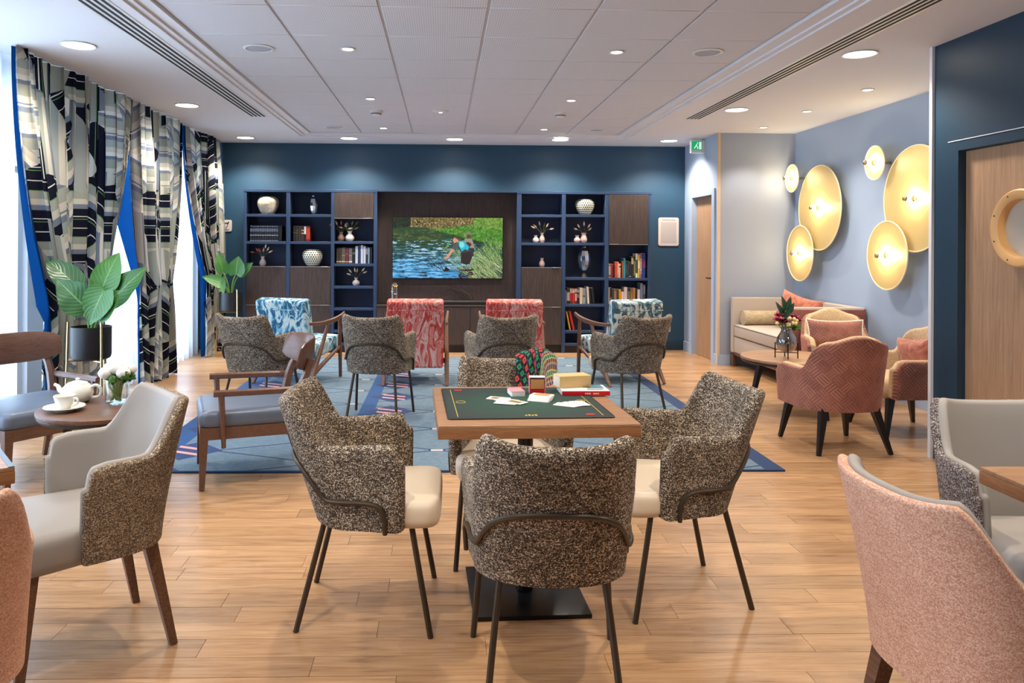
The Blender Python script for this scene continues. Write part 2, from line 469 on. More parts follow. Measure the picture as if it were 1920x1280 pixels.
def marble(name, cols, scale=4.5, stretch=(1, 1, .6)):
    t = NT(name); v = t.coord('Object', stretch)
    wv = t.noise(v, scale * .55, 3, .55, 0.0, 'Color')
    v2 = t.n('ShaderNodeVectorMath', {0: v, 1: t.n('ShaderNodeVectorMath', {0: wv, 'Scale': .9}, operation='SCALE').outputs[0]}, operation='ADD').outputs[0]
    f = t.noise(v2, scale, 6, .58, 1.6)
    g = t.math('FRACT', t.math('MULTIPLY', f, 4.6))
    n = len(cols); t.base(t.ramp(g, [(i / (n - 1), lin(c)) for i, c in enumerate(cols)])); t.p(Roughness=.75); M[name] = t.m
marble('marble_blue', [(228, 238, 236), (120, 186, 210), (30, 110, 150), (18, 66, 98), (60, 140, 176), (176, 214, 220), (232, 236, 226)], 3.4)
marble('marble_teal', [(222, 232, 230), (150, 184, 196), (66, 106, 124), (34, 62, 80), (112, 150, 160), (208, 206, 196), (226, 226, 216)])
marble('marble_red', [(232, 196, 186), (214, 112, 100), (190, 44, 40), (214, 74, 60), (232, 150, 138), (206, 60, 52), (236, 200, 190)], 4.0, (1, 1, .38))

def curtain_print():
    t = NT('curtain_print'); tc = t.n('ShaderNodeTexCoord'); uv = tc.outputs['UV']
    v = t.n('ShaderNodeMapping', {0: uv, 2: (0, 0, .5), 3: (2.6, 2.2, 1)}).outputs[0]
    vo = t.n('ShaderNodeTexVoronoi', {'Vector': v, 'Scale': 1.0, 'Randomness': .95}, voronoi_dimensions='2D', distance='MANHATTAN')
    col = t.n('ShaderNodeSeparateColor', {0: vo.outputs['Color']}); r1, r2, r3 = col.outputs[0], col.outputs[1], col.outputs[2]
    ang = t.math('MULTIPLY', t.math('FLOOR', t.math('MULTIPLY', r1, 4.0)), PI / 4)
    s = t.n('ShaderNodeSeparateXYZ', {0: uv})
    d = t.math('ADD', t.math('MULTIPLY', s.outputs[0], t.math('COSINE', ang)), t.math('MULTIPLY', s.outputs[1], t.math('SINE', ang)))
    ph = t.math('FRACT', t.math('ADD', t.math('MULTIPLY', d, 2.9), t.math('MULTIPLY', r2, 5.0)))
    W_, N_, GN, LG, SG, BG, CR = (220, 218, 208), (30, 32, 46), (104, 150, 92), (158, 164, 160), (116, 126, 142), (156, 160, 150), (198, 194, 180)
    dark = t.ramp(ph, [(0, lin(BG)), (.15, lin(GN)), (.165, lin(N_)), (.34, lin(W_)), (.36, lin(N_)), (.54, lin(GN)), (.555, lin(N_)), (.60, lin(W_)), (.62, lin(N_)), (.78, lin(SG)), (.88, lin(CR))], 'CONSTANT')
    pale = t.ramp(ph, [(0, lin(CR)), (.12, lin(LG)), (.30, lin(SG)), (.40, lin(CR)), (.44, lin(SG)), (.47, lin(CR)), (.60, lin(BG)), (.82, lin(SG)), (.90, lin(W_))], 'CONSTANT')
    plain = t.ramp(r2, [(0, lin(BG)), (.5, lin((170, 170, 160))), (.8, lin((144, 150, 148)))], 'CONSTANT')
    c = t.mix(t.math('GREATER_THAN', r3, .52), dark, pale); c = t.mix(t.math('GREATER_THAN', r3, .88), c, plain)
    dif = t.n('ShaderNodeBsdfDiffuse', {0: c}); tl = t.n('ShaderNodeBsdfTranslucent', {0: c})
    mx = t.n('ShaderNodeMixShader', {0: .12, 1: dif.outputs[0], 2: tl.outputs[0]}); t.t.links.new(mx.outputs[0], t.out.inputs[0]); M['curtain_print'] = t.m
curtain_print()
def lining():
    t = NT('lining'); c = lin((14, 62, 118)); dif = t.n('ShaderNodeBsdfDiffuse', {0: c}); tl = t.n('ShaderNodeBsdfTranslucent', {0: c})
    mx = t.n('ShaderNodeMixShader', {0: .3, 1: dif.outputs[0], 2: tl.outputs[0]}); t.t.links.new(mx.outputs[0], t.out.inputs[0]); M['lining'] = t.m
lining()

def leafmat():
    t = NT('leaf'); tc = t.n('ShaderNodeTexCoord'); s = t.n('ShaderNodeSeparateXYZ', {0: tc.outputs['UV']})
    vein = t.math('ABSOLUTE', t.math('SINE', t.math('ADD', t.math('MULTIPLY', s.outputs[1], 26.0), t.math('MULTIPLY', t.math('ABSOLUTE', t.math('SUBTRACT', s.outputs[0], .5)), -22.0))))
    vf = t.math('LESS_THAN', vein, .10); mid = t.math('LESS_THAN', t.math('ABSOLUTE', t.math('SUBTRACT', s.outputs[0], .5)), .022)
    oi = t.n('ShaderNodeObjectInfo'); c0 = t.ramp(oi.outputs['Random'], [(0, lin((48, 100, 42))), (.5, lin((70, 126, 56))), (1, lin((40, 84, 50)))])
    t.base(t.mix(t.math('MULTIPLY', t.math('MAXIMUM', vf, mid), .4), c0, lin((156, 196, 120)))); t.p(Roughness=.35)
    t.bump(vein, .25, .004); M['leaf'] = t.m
leafmat()

def polka():
    t = NT('polka'); tc = t.n('ShaderNodeTexCoord'); s = t.n('ShaderNodeSeparateXYZ', {0: tc.outputs['Object']})
    th = t.math('ARCTAN2', s.outputs[1], s.outputs[0]); vz = t.math('MULTIPLY', s.outputs[2], 38.0); row = t.math('FLOOR', vz)
    u = t.math('ADD', t.math('MULTIPLY', th, 26 / (2 * PI)), t.math('MULTIPLY', t.math('MODULO', t.math('ABSOLUTE', row), 2.0), .5))
    fu = t.math('SUBTRACT', t.math('FRACT', u), .5); fv = t.math('SUBTRACT', t.math('FRACT', vz), .5)
    d = t.math('SQRT', t.math('ADD', t.math('MULTIPLY', fu, fu), t.math('MULTIPLY', fv, fv)))
    t.base(t.mix(t.math('LESS_THAN', d, .33), lin((226, 228, 210)), lin((30, 34, 32)))); t.p(Roughness=.3); M['polka'] = t.m
polka()
def speckle():
    t = NT('speckle'); v = t.coord('Object'); f = t.noise(v, 90, 4, .7); f2 = t.noise(v, 20, 3, .6)
    t.base(t.ramp(t.math('ADD', t.math('MULTIPLY', f, .6), t.math('MULTIPLY', f2, .4)), [(.35, lin((164, 146, 116))), (.5, lin((216, 204, 178))), (.62, lin((240, 234, 218)))])); t.p(Roughness=.35); M['speckle'] = t.m
speckle()

def tile_mat():
    t = NT('acoustic_tile'); g = t.n('ShaderNodeNewGeometry'); s = t.n('ShaderNodeSeparateXYZ', {0: g.outputs['Position']})
    a = t.math('SUBTRACT', t.math('FRACT', t.math('MULTIPLY', s.outputs[0], 72.0)), .5); b = t.math('SUBTRACT', t.math('FRACT', t.math('MULTIPLY', s.outputs[1], 72.0)), .5)
    d = t.math('SQRT', t.math('ADD', t.math('MULTIPLY', a, a), t.math('MULTIPLY', b, b)))
    t.base(t.mix(t.math('LESS_THAN', d, .26), lin((218, 219, 224)), lin((182, 183, 190)))); t.p(Roughness=.9); M['acoustic_tile'] = t.m
tile_mat()

def rug_mat():
    t = NT('rug_pattern'); g = t.n('ShaderNodeNewGeometry'); s = t.n('ShaderNodeSeparateXYZ', {0: g.outputs['Position']}); X, Y = s.outputs[0], s.outputs[1]
    def cen(v, o, p): return t.math('SUBTRACT', t.math('FRACT', t.math('DIVIDE', t.math('SUBTRACT', v, o - p / 2), p)), .5)   # -0.5..0.5 around o + k p
    field = t.ramp(t.noise(g.outputs['Position'], 30, 4, .7), [(.3, lin((88, 110, 127))), (.7, lin((107, 129, 145)))])
    # diamond lattice, lines with slope
    p1 = t.math('ADD', t.math('DIVIDE', t.math('ADD', X, 1.47), .72), t.math('DIVIDE', t.math('SUBTRACT', Y, 4.93), .286))
    p2 = t.math('SUBTRACT', t.math('DIVIDE', t.math('ADD', X, 1.47), .72), t.math('DIVIDE', t.math('SUBTRACT', Y, 4.93), .286))
    def dl(p): return t.math('ABSOLUTE', t.math('SUBTRACT', t.math('FRACT', t.math('ADD', t.math('MULTIPLY', p, .5), .5)), .5))
    l1, l2 = dl(p1), dl(p2); line = t.math('LESS_THAN', t.math('MINIMUM', l1, l2), .016)
    dia = t.math('LESS_THAN', t.math('ADD', l1, l2), .075)
    c = t.mix(line, field, lin((34, 58, 96))); c = t.mix(dia, c, lin((34, 58, 96)))
    c = t.mix(t.math('LESS_THAN', t.math('ADD', l1, l2), .055), c, lin((206, 186, 184)))
    def band(x0, x1): return t.math('MULTIPLY', t.math('GREATER_THAN', X, x0), t.math('LESS_THAN', X, x1))
    for x0, x1, mx in ((-1.90, -1.70, -1.62), (-.66, -.54, -.42)):
        c = t.mix(band(x0, x1), c, lin((38, 76, 126)))
        fy = cen(Y, 4.93, .572); ax = t.math('ABSOLUTE', t.math('SUBTRACT', X, mx))
        hexm = t.math('LESS_THAN', t.math('ADD', t.math('MULTIPLY', ax, 2.2), t.math('MULTIPLY', t.math('ABSOLUTE', fy), 1.2)), .46)
        c = t.mix(hexm, c, lin((42, 62, 104)))
        pk = t.math('MULTIPLY', t.math('LESS_THAN', t.math('ABSOLUTE', t.math('SUBTRACT', t.math('ABSOLUTE', t.math('ADD', fy, t.math('MULTIPLY', t.math('SUBTRACT', X, mx), .8))), .10)), .038), t.math('LESS_THAN', ax, .10))
        c = t.mix(pk, c, lin((206, 150, 150)))
    edge = t.math('MAXIMUM', t.math('GREATER_THAN', X, 1.94), t.math('LESS_THAN', Y, 4.495))
    c = t.mix(edge, c, lin((38, 60, 98))); t.base(c); t.p(Roughness=.95)
    M['rug_pattern'] = t.m
rug_mat()

def scarf_mat(name, kind):
    t = NT(name); tc = t.n('ShaderNodeTexCoord'); s = t.n('ShaderNodeSeparateXYZ', {0: t.n('ShaderNodeMapping', {0: tc.outputs['UV'], 2: (0, 0, .6 if kind == 'squares' else 0)}).outputs[0]}); u, v = s.outputs[0], s.outputs[1]
    if kind == 'squares':
        k = 1 / .034
        def sq(o, c1, base, size, core):
            a = t.math('ABSOLUTE', t.math('SUBTRACT', t.math('FRACT', t.math('ADD', t.math('MULTIPLY', u, k), o)), .5)); b = t.math('ABSOLUTE', t.math('SUBTRACT', t.math('FRACT', t.math('ADD', t.math('MULTIPLY', v, k), o)), .5))
            mm = t.math('MAXIMUM', a, b); r = t.mix(t.math('LESS_THAN', mm, size), base, c1); return t.mix(t.math('LESS_THAN', mm, core), r, lin((40, 60, 60)))
        ck = t.math('MODULO', t.math('ABSOLUTE', t.math('FLOOR', t.math('MULTIPLY', u, k))), 2.0)
        c1 = t.mix(ck, lin((216, 66, 52)), lin((30, 150, 106)))
        c = sq(0.0, c1, lin((34, 26, 30)), .30, .10)
        a = t.math('ABSOLUTE', t.math('SUBTRACT', t.math('FRACT', t.math('ADD', t.math('MULTIPLY', u, k), .5)), .5)); b = t.math('ABSOLUTE', t.math('SUBTRACT', t.math('FRACT', t.math('ADD', t.math('MULTIPLY', v, k), .5)), .5))
        c = t.mix(t.math('LESS_THAN', t.math('MAXIMUM', a, b), .14), c, lin((40, 70, 110)))
    else:
        f = t.math('FRACT', t.math('MULTIPLY', u, 1 / .036))
        st = t.ramp(f, [(0, lin((196, 176, 120))), (.08, lin((30, 130, 96))), (.32, lin((196, 176, 120))), (.4, lin((120, 50, 60))), (.55, lin((60, 60, 110))), (.66, lin((150, 130, 120))), (.8, lin((120, 50, 60)))], 'CONSTANT')
        dots = t.math('LESS_THAN', t.math('FRACT', t.math('MULTIPLY', v, 1 / .016)), .3); c = t.mix(t.math('MULTIPLY', dots, .6), st, lin((190, 180, 130)))
    t.base(c); t.p(Roughness=.9); M[name] = t.m
scarf_mat('scarf_squares', 'squares'); scarf_mat('scarf_stripes', 'stripes')

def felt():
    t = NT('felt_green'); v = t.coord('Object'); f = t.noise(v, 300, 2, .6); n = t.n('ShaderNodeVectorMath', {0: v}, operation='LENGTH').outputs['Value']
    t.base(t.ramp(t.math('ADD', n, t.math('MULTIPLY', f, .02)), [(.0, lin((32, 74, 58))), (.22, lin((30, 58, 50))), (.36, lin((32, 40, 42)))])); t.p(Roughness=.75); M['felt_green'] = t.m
felt()
def disc_mat():
    t = NT('lamp_mesh'); v = t.coord('Object'); s = t.n('ShaderNodeSeparateXYZ', {0: v})
    a = t.math('SUBTRACT', t.math('FRACT', t.math('MULTIPLY', s.outputs[1], 75.0)), .5); b = t.math('SUBTRACT', t.math('FRACT', t.math('MULTIPLY', s.outputs[2], 75.0)), .5)
    d = t.math('SQRT', t.math('ADD', t.math('MULTIPLY', a, a), t.math('MULTIPLY', b, b))); hole = t.math('LESS_THAN', d, .22)
    t.base(lin((216, 190, 130))); t.p(Metallic=.1, Roughness=.5)
    tr = t.n('ShaderNodeBsdfTransparent'); mx = t.n('ShaderNodeMixShader', {0: hole, 1: t.b.outputs[0], 2: tr.outputs[0]}); t.t.links.new(mx.outputs[0], t.out.inputs[0]); M['lamp_mesh'] = t.m
disc_mat()
flat('lamp_rim', (238, 220, 180), .4)
def gridmat():
    t = NT('mesh_brown'); M['mesh_brown'] = t.m; t.base(lin((60, 50, 44)))
gridmat()

# ================================================================== THE ROOM
CZ = 2.63; DK = 2.672; YB = 9.72
def S(o): return tag(o, kind='structure')

floor = S(boxes('floor', [((-3.25, -3, -.12), (4.1, 9.8, -.004))], 'floor_gap'))
floor['label'] = 'light oak plank floor'
pm = None; rest = []; PWD = .115; y = -.04; nplank = 0
random.seed(11)
while y < 9.75:
    x = -3.1 - random.random() * .9
    while x < 4.05:
        L = random.choice((.5, .65, .8, .95, 1.1, 1.3)); a, b = max(x, -3.1), min(x + L, 4.05)
        if b - a > .06:
            yc = y + PWD / 2; vis = (1.85 < yc < 4.95) and b > -.60 * yc - .15 and a < .78 * yc + .1 and b > -3.0 and a < 3.2
            if vis and nplank < 298:
                if pm is None:
                    po = pyd('plank', [(-.5, -.5, -1), (.5, -.5, -1), (.5, .5, -1), (-.5, .5, -1), (-.5, -.5, 0), (.5, -.5, 0), (.5, .5, 0), (-.5, .5, 0)],
                             [(4, 5, 6, 7), (0, 1, 5, 4), (1, 2, 6, 5), (2, 3, 7, 6), (3, 0, 4, 7)], 'oak_plank', floor, False); pm = po.data
                else:
                    po = bpy.data.objects.new('plank', pm); COL.objects.link(po); po.parent = floor
                po.location = ((a + b) / 2, yc, random.uniform(-.0004, .0004)); po.scale = (b - a - .0016, PWD - .0016, .006); nplank += 1
            else: rest.append((a, b, y))
        x += L
    y += PWD
V, F, T = [], [], []
for a, b, y0 in rest:
    k = len(V); g = .0008
    V += [(a + g, y0 + g, 0), (b - g, y0 + g, 0), (b - g, y0 + PWD - g, 0), (a + g, y0 + PWD - g, 0)]; F.append((k, k + 1, k + 2, k + 3)); T.append(random.random())
o = pyd('far_planks', V, F, 'oak_plank', floor, False); tag(o, kind='stuff')
at = o.data.attributes.new('tint', 'FLOAT', 'FACE'); at.data.foreach_set('value', T)

ceil = S(boxes('ceiling', [((-3.25, -3, CZ), (-1.70, 9.8, 2.8)), ((2.22, -3, CZ), (4.15, 9.8, 2.8)), ((-1.70, 9.10, CZ), (2.22, 9.8, 2.8)),
    ((-1.70, -3, CZ + .013), (-1.66, 9.10, 2.8)), ((2.18, -3, CZ + .013), (2.22, 9.10, 2.8)), ((-1.66, 9.06, CZ + .013), (2.18, 9.10, 2.8)),
    ((-1.66, -3, CZ + .026), (-1.585, 9.06, 2.8)), ((2.095, -3, CZ + .026), (2.18, 9.06, 2.8)), ((-1.585, 9.035, CZ + .026), (2.095, 9.06, 2.8)),
    ((-1.585, -3, DK + .012), (2.095, 9.035, 2.8))], 'ceiling_paint'))
ceil['label'] = 'white ceiling with a sunken field of perforated tiles'
tm = None
for j in range(-2, 8):
    for i in range(6):
        x0, x1 = -1.58 + .61 * i, -1.58 + .61 * (i + 1); y0 = 4.23 + .6 * j; y1 = y0 + .6
        if tm is None:
            to = box('ceiling_tile', (.594, .594, .02), (0, 0, 0), 'acoustic_tile', ceil, .003, 1); tm = to.data
        else: to = bpy.data.objects.new('ceiling_tile', tm); COL.objects.link(to); to.parent = ceil
        to.location = ((x0 + x1) / 2, (y0 + y1) / 2, DK + .010)

def wallpart(name, lst, m, label):
    o = S(boxes(name, lst, m)); o['label'] = label; return o
wallpart('wall_back', [((-3.25, YB, 0), (3.3, YB + .1, 2.8))], 'wall_teal', 'dark teal back wall behind the shelves')
wl = []; ys = [-3.0] + [v for ab in WINDOWS for v in ab] + [YB + .1]
for i in range(0, len(ys), 2): wl.append(((-3.25, ys[i], 0), (-3.1, ys[i + 1], 2.8)))
for a, b in WINDOWS: wl += [((-3.25, a, 0), (-3.1, b, .08)), ((-3.25, a, 2.5), (-3.1, b, 2.8))]
wallpart('wall_left', wl, 'ceiling_paint', 'white window wall behind the curtains')
for i, (a, b) in enumerate(WINDOWS):
    wo = S(boxes('window_%d' % (i + 1), [((-3.2, a, .08), (-3.14, a + .06, 2.5)), ((-3.2, b - .06, .08), (-3.14, b, 2.5)), ((-3.2, a, .08), (-3.14, b, .15)), ((-3.2, a, 2.42), (-3.14, b, 2.5)),
        ((-3.2, a, 1.86), (-3.14, b, 1.91)), ((-3.2, (a + b) / 2 - .03, .08), (-3.14, (a + b) / 2 + .03, 2.5))], 'window_white'))
    wo['label'] = 'white framed window behind a sheer curtain'
    for ya, yb_ in ((a + .06, (a + b) / 2 - .03), ((a + b) / 2 + .03, b - .06)):
        for za, zb in ((.15, 1.86), (1.91, 2.42)): bx2('pane', (-3.172, ya, za), (-3.166, yb_, zb), 'window_glass', wo)
XP = 3.13
wallpart('wall_passage', [((XP, 8.5, 0), (XP + .12, 8.66, 2.8)), ((XP, 9.42, 0), (XP + .12, YB + .1, 2.8)), ((XP, 8.66, 1.97), (XP + .12, 9.42, 2.8))], 'wall_sky', 'light blue side wall with the oak door')
wallpart('wall_nook_back', [((XP + .12, 8.5, 0), (4.1, 8.62, 2.8)), ((XP, 8.499, 0), (XP + .12, 8.5, 2.8))], 'wall_pale', 'pale grey-blue wall behind the sofa')
wallpart('wall_nook_right', [((4.0, 4.6, 0), (4.12, 8.62, 2.8))], 'wall_sky', 'light blue wall carrying the disc lamps')
wallpart('wall_right', [((3.14, -3, 0), (3.3, 3.42, 2.8)), ((3.14, 4.53, 0), (3.3, 4.76, 2.8)), ((3.14, 3.42, 1.97), (3.3, 4.53, 2.8))], 'wall_navy', 'dark navy wall around the porthole door')
wallpart('wall_nook_front', [((3.3, 4.64, 0), (4.1, 4.76, 2.8))], 'wall_sky', 'return wall of the nook')
wallpart('wall_rear', [((-3.25, -3.1, 0), (4.1, -3, 2.8))], 'wall_pale', 'plain wall behind the viewer')
S(bx2('trim_1', (3.122, 4.755, 0), (3.15, 4.782, CZ), 'ceiling_paint'))
S(bx2('trim_2', (3.112, 8.488, 0), (3.14, 8.515, CZ), 'beige_fabric'))
S(bx2('baseboard_back', (2.62, YB - .016, 0), (3.13, YB, .12), 'wall_navy', None, .003))
S(boxes('baseboard_nook', [((3.118, 8.484, 0), (3.26, 8.5, .12)), ((3.985, 4.77, 0), (4.0, 7.0, .12)), ((3.114, 8.49, 0), (3.13, 8.64, .12)), ((3.114, 9.44, 0), (3.13, 9.7, .12))], 'wall_sky'))

# doors
d1 = S(boxes('door_1', [((XP + .045, 8.70, .005), (XP + .085, 9.38, 1.94))], 'door_oak')); d1['label'] = 'narrow oak door in the light blue side wall'
boxes('door_frame', [((XP - .018, 8.61, 0), (XP + .1, 8.695, 2.015)), ((XP - .018, 9.385, 0), (XP + .1, 9.47, 2.015)), ((XP - .018, 8.695, 1.945), (XP + .1, 9.385, 2.015))], 'wall_sky', d1)
h = tube('door_handle', [(XP + .045, 8.78, .97), (XP + .0, 8.78, .97), (XP - .005, 8.80, .97), (XP - .005, 8.89, .97)], .009, 'bronze', d1, sub=2)
lathe('rosette', [(.024, 0), (.024, .008)], 'bronze', d1, 16, (XP + .045, 8.78, .97), (0, -PI / 2, 0))
d2 = S(boxes('door_2', [((3.165, 3.5, .005), (3.21, 4.497, 1.93))], 'door_oak')); d2['label'] = 'wide oak door with a round pine porthole'
boxes('door_frame', [((3.118, 4.50, 0), (3.28, 4.585, 1.995)), ((3.118, 3.38, 0), (3.28, 3.495, 1.995)), ((3.118, 3.495, 1.935), (3.28, 4.50, 1.995))], 'wall_navy', d2)
boxes('frame_bead', [((3.114, 3.38, 1.994), (3.125, 4.59, 1.999))], 'ceiling_paint', d2)
pr = []
for k in range(48):
    a = 2 * PI * k / 48; pr.append((math.cos(a), math.sin(a)))
V, F = [], []
ring = [(.158, .0), (.158, -.055), (.168, -.062), (.205, -.062), (.213, -.055), (.213, 0)]
for r, dx in ring:
    for c, s in pr: V.append((3.165 + dx, 4.005 + r * c, 1.455 + r * s))
for i in range(5):
    for k in range(48): F.append((i * 48 + k, i * 48 + (k + 1) % 48, (i + 1) * 48 + (k + 1) % 48, (i + 1) * 48 + k))
po = pyd('porthole_ring', V, F, 'frame_pine', d2, True, fix=True)
lathe('porthole_pane', [(.0, 0), (.16, 0), (.16, .006), (0, .006)], 'porthole', d2, 40, (3.163, 4.005, 1.455), (0, -PI / 2, 0))
for k in range(8):
    a = 2 * PI * (k + .5) / 8
    lathe('screw', [(.0, 0), (.005, 0), (.004, .003), (0, .003)], 'bronze', po, 8, (3.103, 4.005 + .187 * math.cos(a), 1.455 + .187 * math.sin(a)), (0, -PI / 2, 0))

# ------------------------------------------------------------------ ceiling fittings
WARM = (1.0, .88, .745)
ORD = ['first', 'second', 'third', 'fourth', 'fifth', 'sixth', 'seventh', 'eighth', 'ninth', 'tenth', 'eleventh', 'twelfth', 'thirteenth', 'fourteenth', 'fifteenth', 'sixteenth', 'seventeenth', 'eighteenth']
def downlight(x, y, z, r, label, power, group, spread=2.35, glow='lamp_glow'):
    t = thing('ceiling_downlight', label, 'ceiling light', (x, y, z), 0, group)
    lathe('trim_ring', [(r, 0), (r + .012, -.002), (r + .014, -.006), (r + .006, -.009), (r - .002, -.005)], 'white_plastic', t, 32, cap=False)
    lathe('diffuser', [(0, -.004), (r, -.004), (r, -.001), (0, -.001)], glow, t, 32)
    o = light('downlight_beam', 'SPOT', (0, 0, -.03), power, WARM, spot_size=spread, spot_blend=.55, shadow_soft_size=r)
    o.parent = t
big = [(-2.37, 4.98, 'large round downlight nearest the viewer, above the curtains'), (-2.38, 7.10, 'large round downlight above the middle of the curtains'), (-2.39, 9.23, 'large round downlight in the corner between curtains and teal wall'),
       (-1.14, 9.2, 'large round downlight above the left bookcase'), (.14, 9.2, 'large round downlight above the television'), (1.42, 9.16, 'large round downlight above the right bookcase'), (2.75, 9.16, 'large round downlight beside the exit sign'),
       (2.76, 4.95, 'large round downlight beside the dark navy wall'), (2.75, 7.03, 'large round downlight above the low coffee table'),
       (-2.36, 2.85, 'large round downlight overhead on the window side'), (2.76, 2.85, 'large round downlight overhead on the door side'), (-2.36, .7, 'large round downlight behind the viewer, window side'), (2.76, .7, 'large round downlight behind the viewer, door side')]
for x, y, lb in big: downlight(x, y, CZ, .098, lb, 115 if y > 9 else 80, 'large round downlights')
small = [(-.65, 5.15, 'small ceiling spot nearest the viewer, left of the tile field'), (-.665, 6.9, 'small ceiling spot midway, left of the tile field'), (-.68, 8.64, 'small ceiling spot near the television, left'),
         (1.18, 5.14, 'small ceiling spot nearest the viewer, right of the tile field'), (1.165, 6.88, 'small ceiling spot midway, right of the tile field'), (1.15, 8.62, 'small ceiling spot near the television, right'),
         (-.65, 3.4, 'small ceiling spot above the card table, left'), (1.18, 3.4, 'small ceiling spot above the card table, right'), (-.65, 1.6, 'small ceiling spot over the viewer, left'), (1.18, 1.6, 'small ceiling spot over the viewer, right')]
for x, y, lb in small: downlight(x, y, DK, .038, lb, 78, 'small ceiling spots', 1.75, 'spot_glow')
for (x, y), lb in zip([(3.45, 6.07), (3.44, 7.07), (3.44, 8.05)], ('small nook spot nearest the navy wall', 'small nook spot midway along the lamp wall', 'small nook spot nearest the pale wall')):
    downlight(x, y, CZ, .038, lb, 34, 'small nook spots', 1.9, 'spot_glow')
for x, y, z, lb in [(-1.25, 5.16, DK, 'round grey ceiling loudspeaker nearest the curtains'), (1.8, 5.12, DK, 'round grey ceiling loudspeaker nearest the navy wall'), (-1.245, 8.62, DK, 'far round ceiling loudspeaker on the left'), (1.76, 8.62, DK, 'far round ceiling loudspeaker on the right')]:
    t = thing('ceiling_speaker', lb, 'loudspeaker', (x, y, z), 0, 'ceiling loudspeakers')
    lathe('rim', [(.085, 0), (.105, -.002), (.105, -.006), (.088, -.010), (.084, -.006)], 'white_plastic', t, 32, cap=False)
    lathe('grille', [(0, -.009), (.06, -.008), (.085, -.005), (.085, 0)], 'speaker_grey', t, 32)
for x, lb in [(-.666, 'white smoke detector left of the ceiling emergency light'), (1.17, 'white smoke detector right of the ceiling emergency light')]:
    t = thing('smoke_detector', lb, 'smoke detector', (x, 7.55, DK), 0, 'smoke detectors')
    lathe('base', [(.062, 0), (.062, -.012), (.055, -.016)], 'white_plastic', t, 28)
    lathe('chamber', [(.05, -.014), (.052, -.03), (.04, -.046), (0, -.048)], 'white_plastic', t, 28)
    lathe('vent', [(.0525, -.026), (.0535, -.032), (.05, -.036)], 'ink_grey', t, 28, cap=False)
t = thing('emergency_light', 'flat white oval emergency light in the ceiling tiles', 'emergency light', (-.028, 7.52, DK))
lathe('cover', [(.08, 0), (.08, -.006), (.05, -.014), (.02, -.016)], 'white_plastic', t, 32)
lathe('led', [(0, -.018), (.018, -.017), (.02, -.012)], 'led_white', t, 16)
for xs, y1, lb in [((-1.94, -1.78), 7.69, 'long four-slot air diffuser in the ceiling above the curtains side'), ((2.44, 2.585), 7.58, 'long four-slot air diffuser in the ceiling on the nook side')]:
    t = thing('linear_diffuser', lb, 'air diffuser', (0, 0, 0))
    bx2('frame', (xs[0] - .01, 1.2, CZ - .003), (xs[1] + .01, y1, CZ), 'white_plastic', t)
    for k in range(4):
        xc = xs[0] + (xs[1] - xs[0]) * (k + .5) / 4; bx2('slot', (xc - .0095, 1.22, CZ - .0045), (xc + .0095, y1 - .01, CZ - .002), 'slot_black', t)

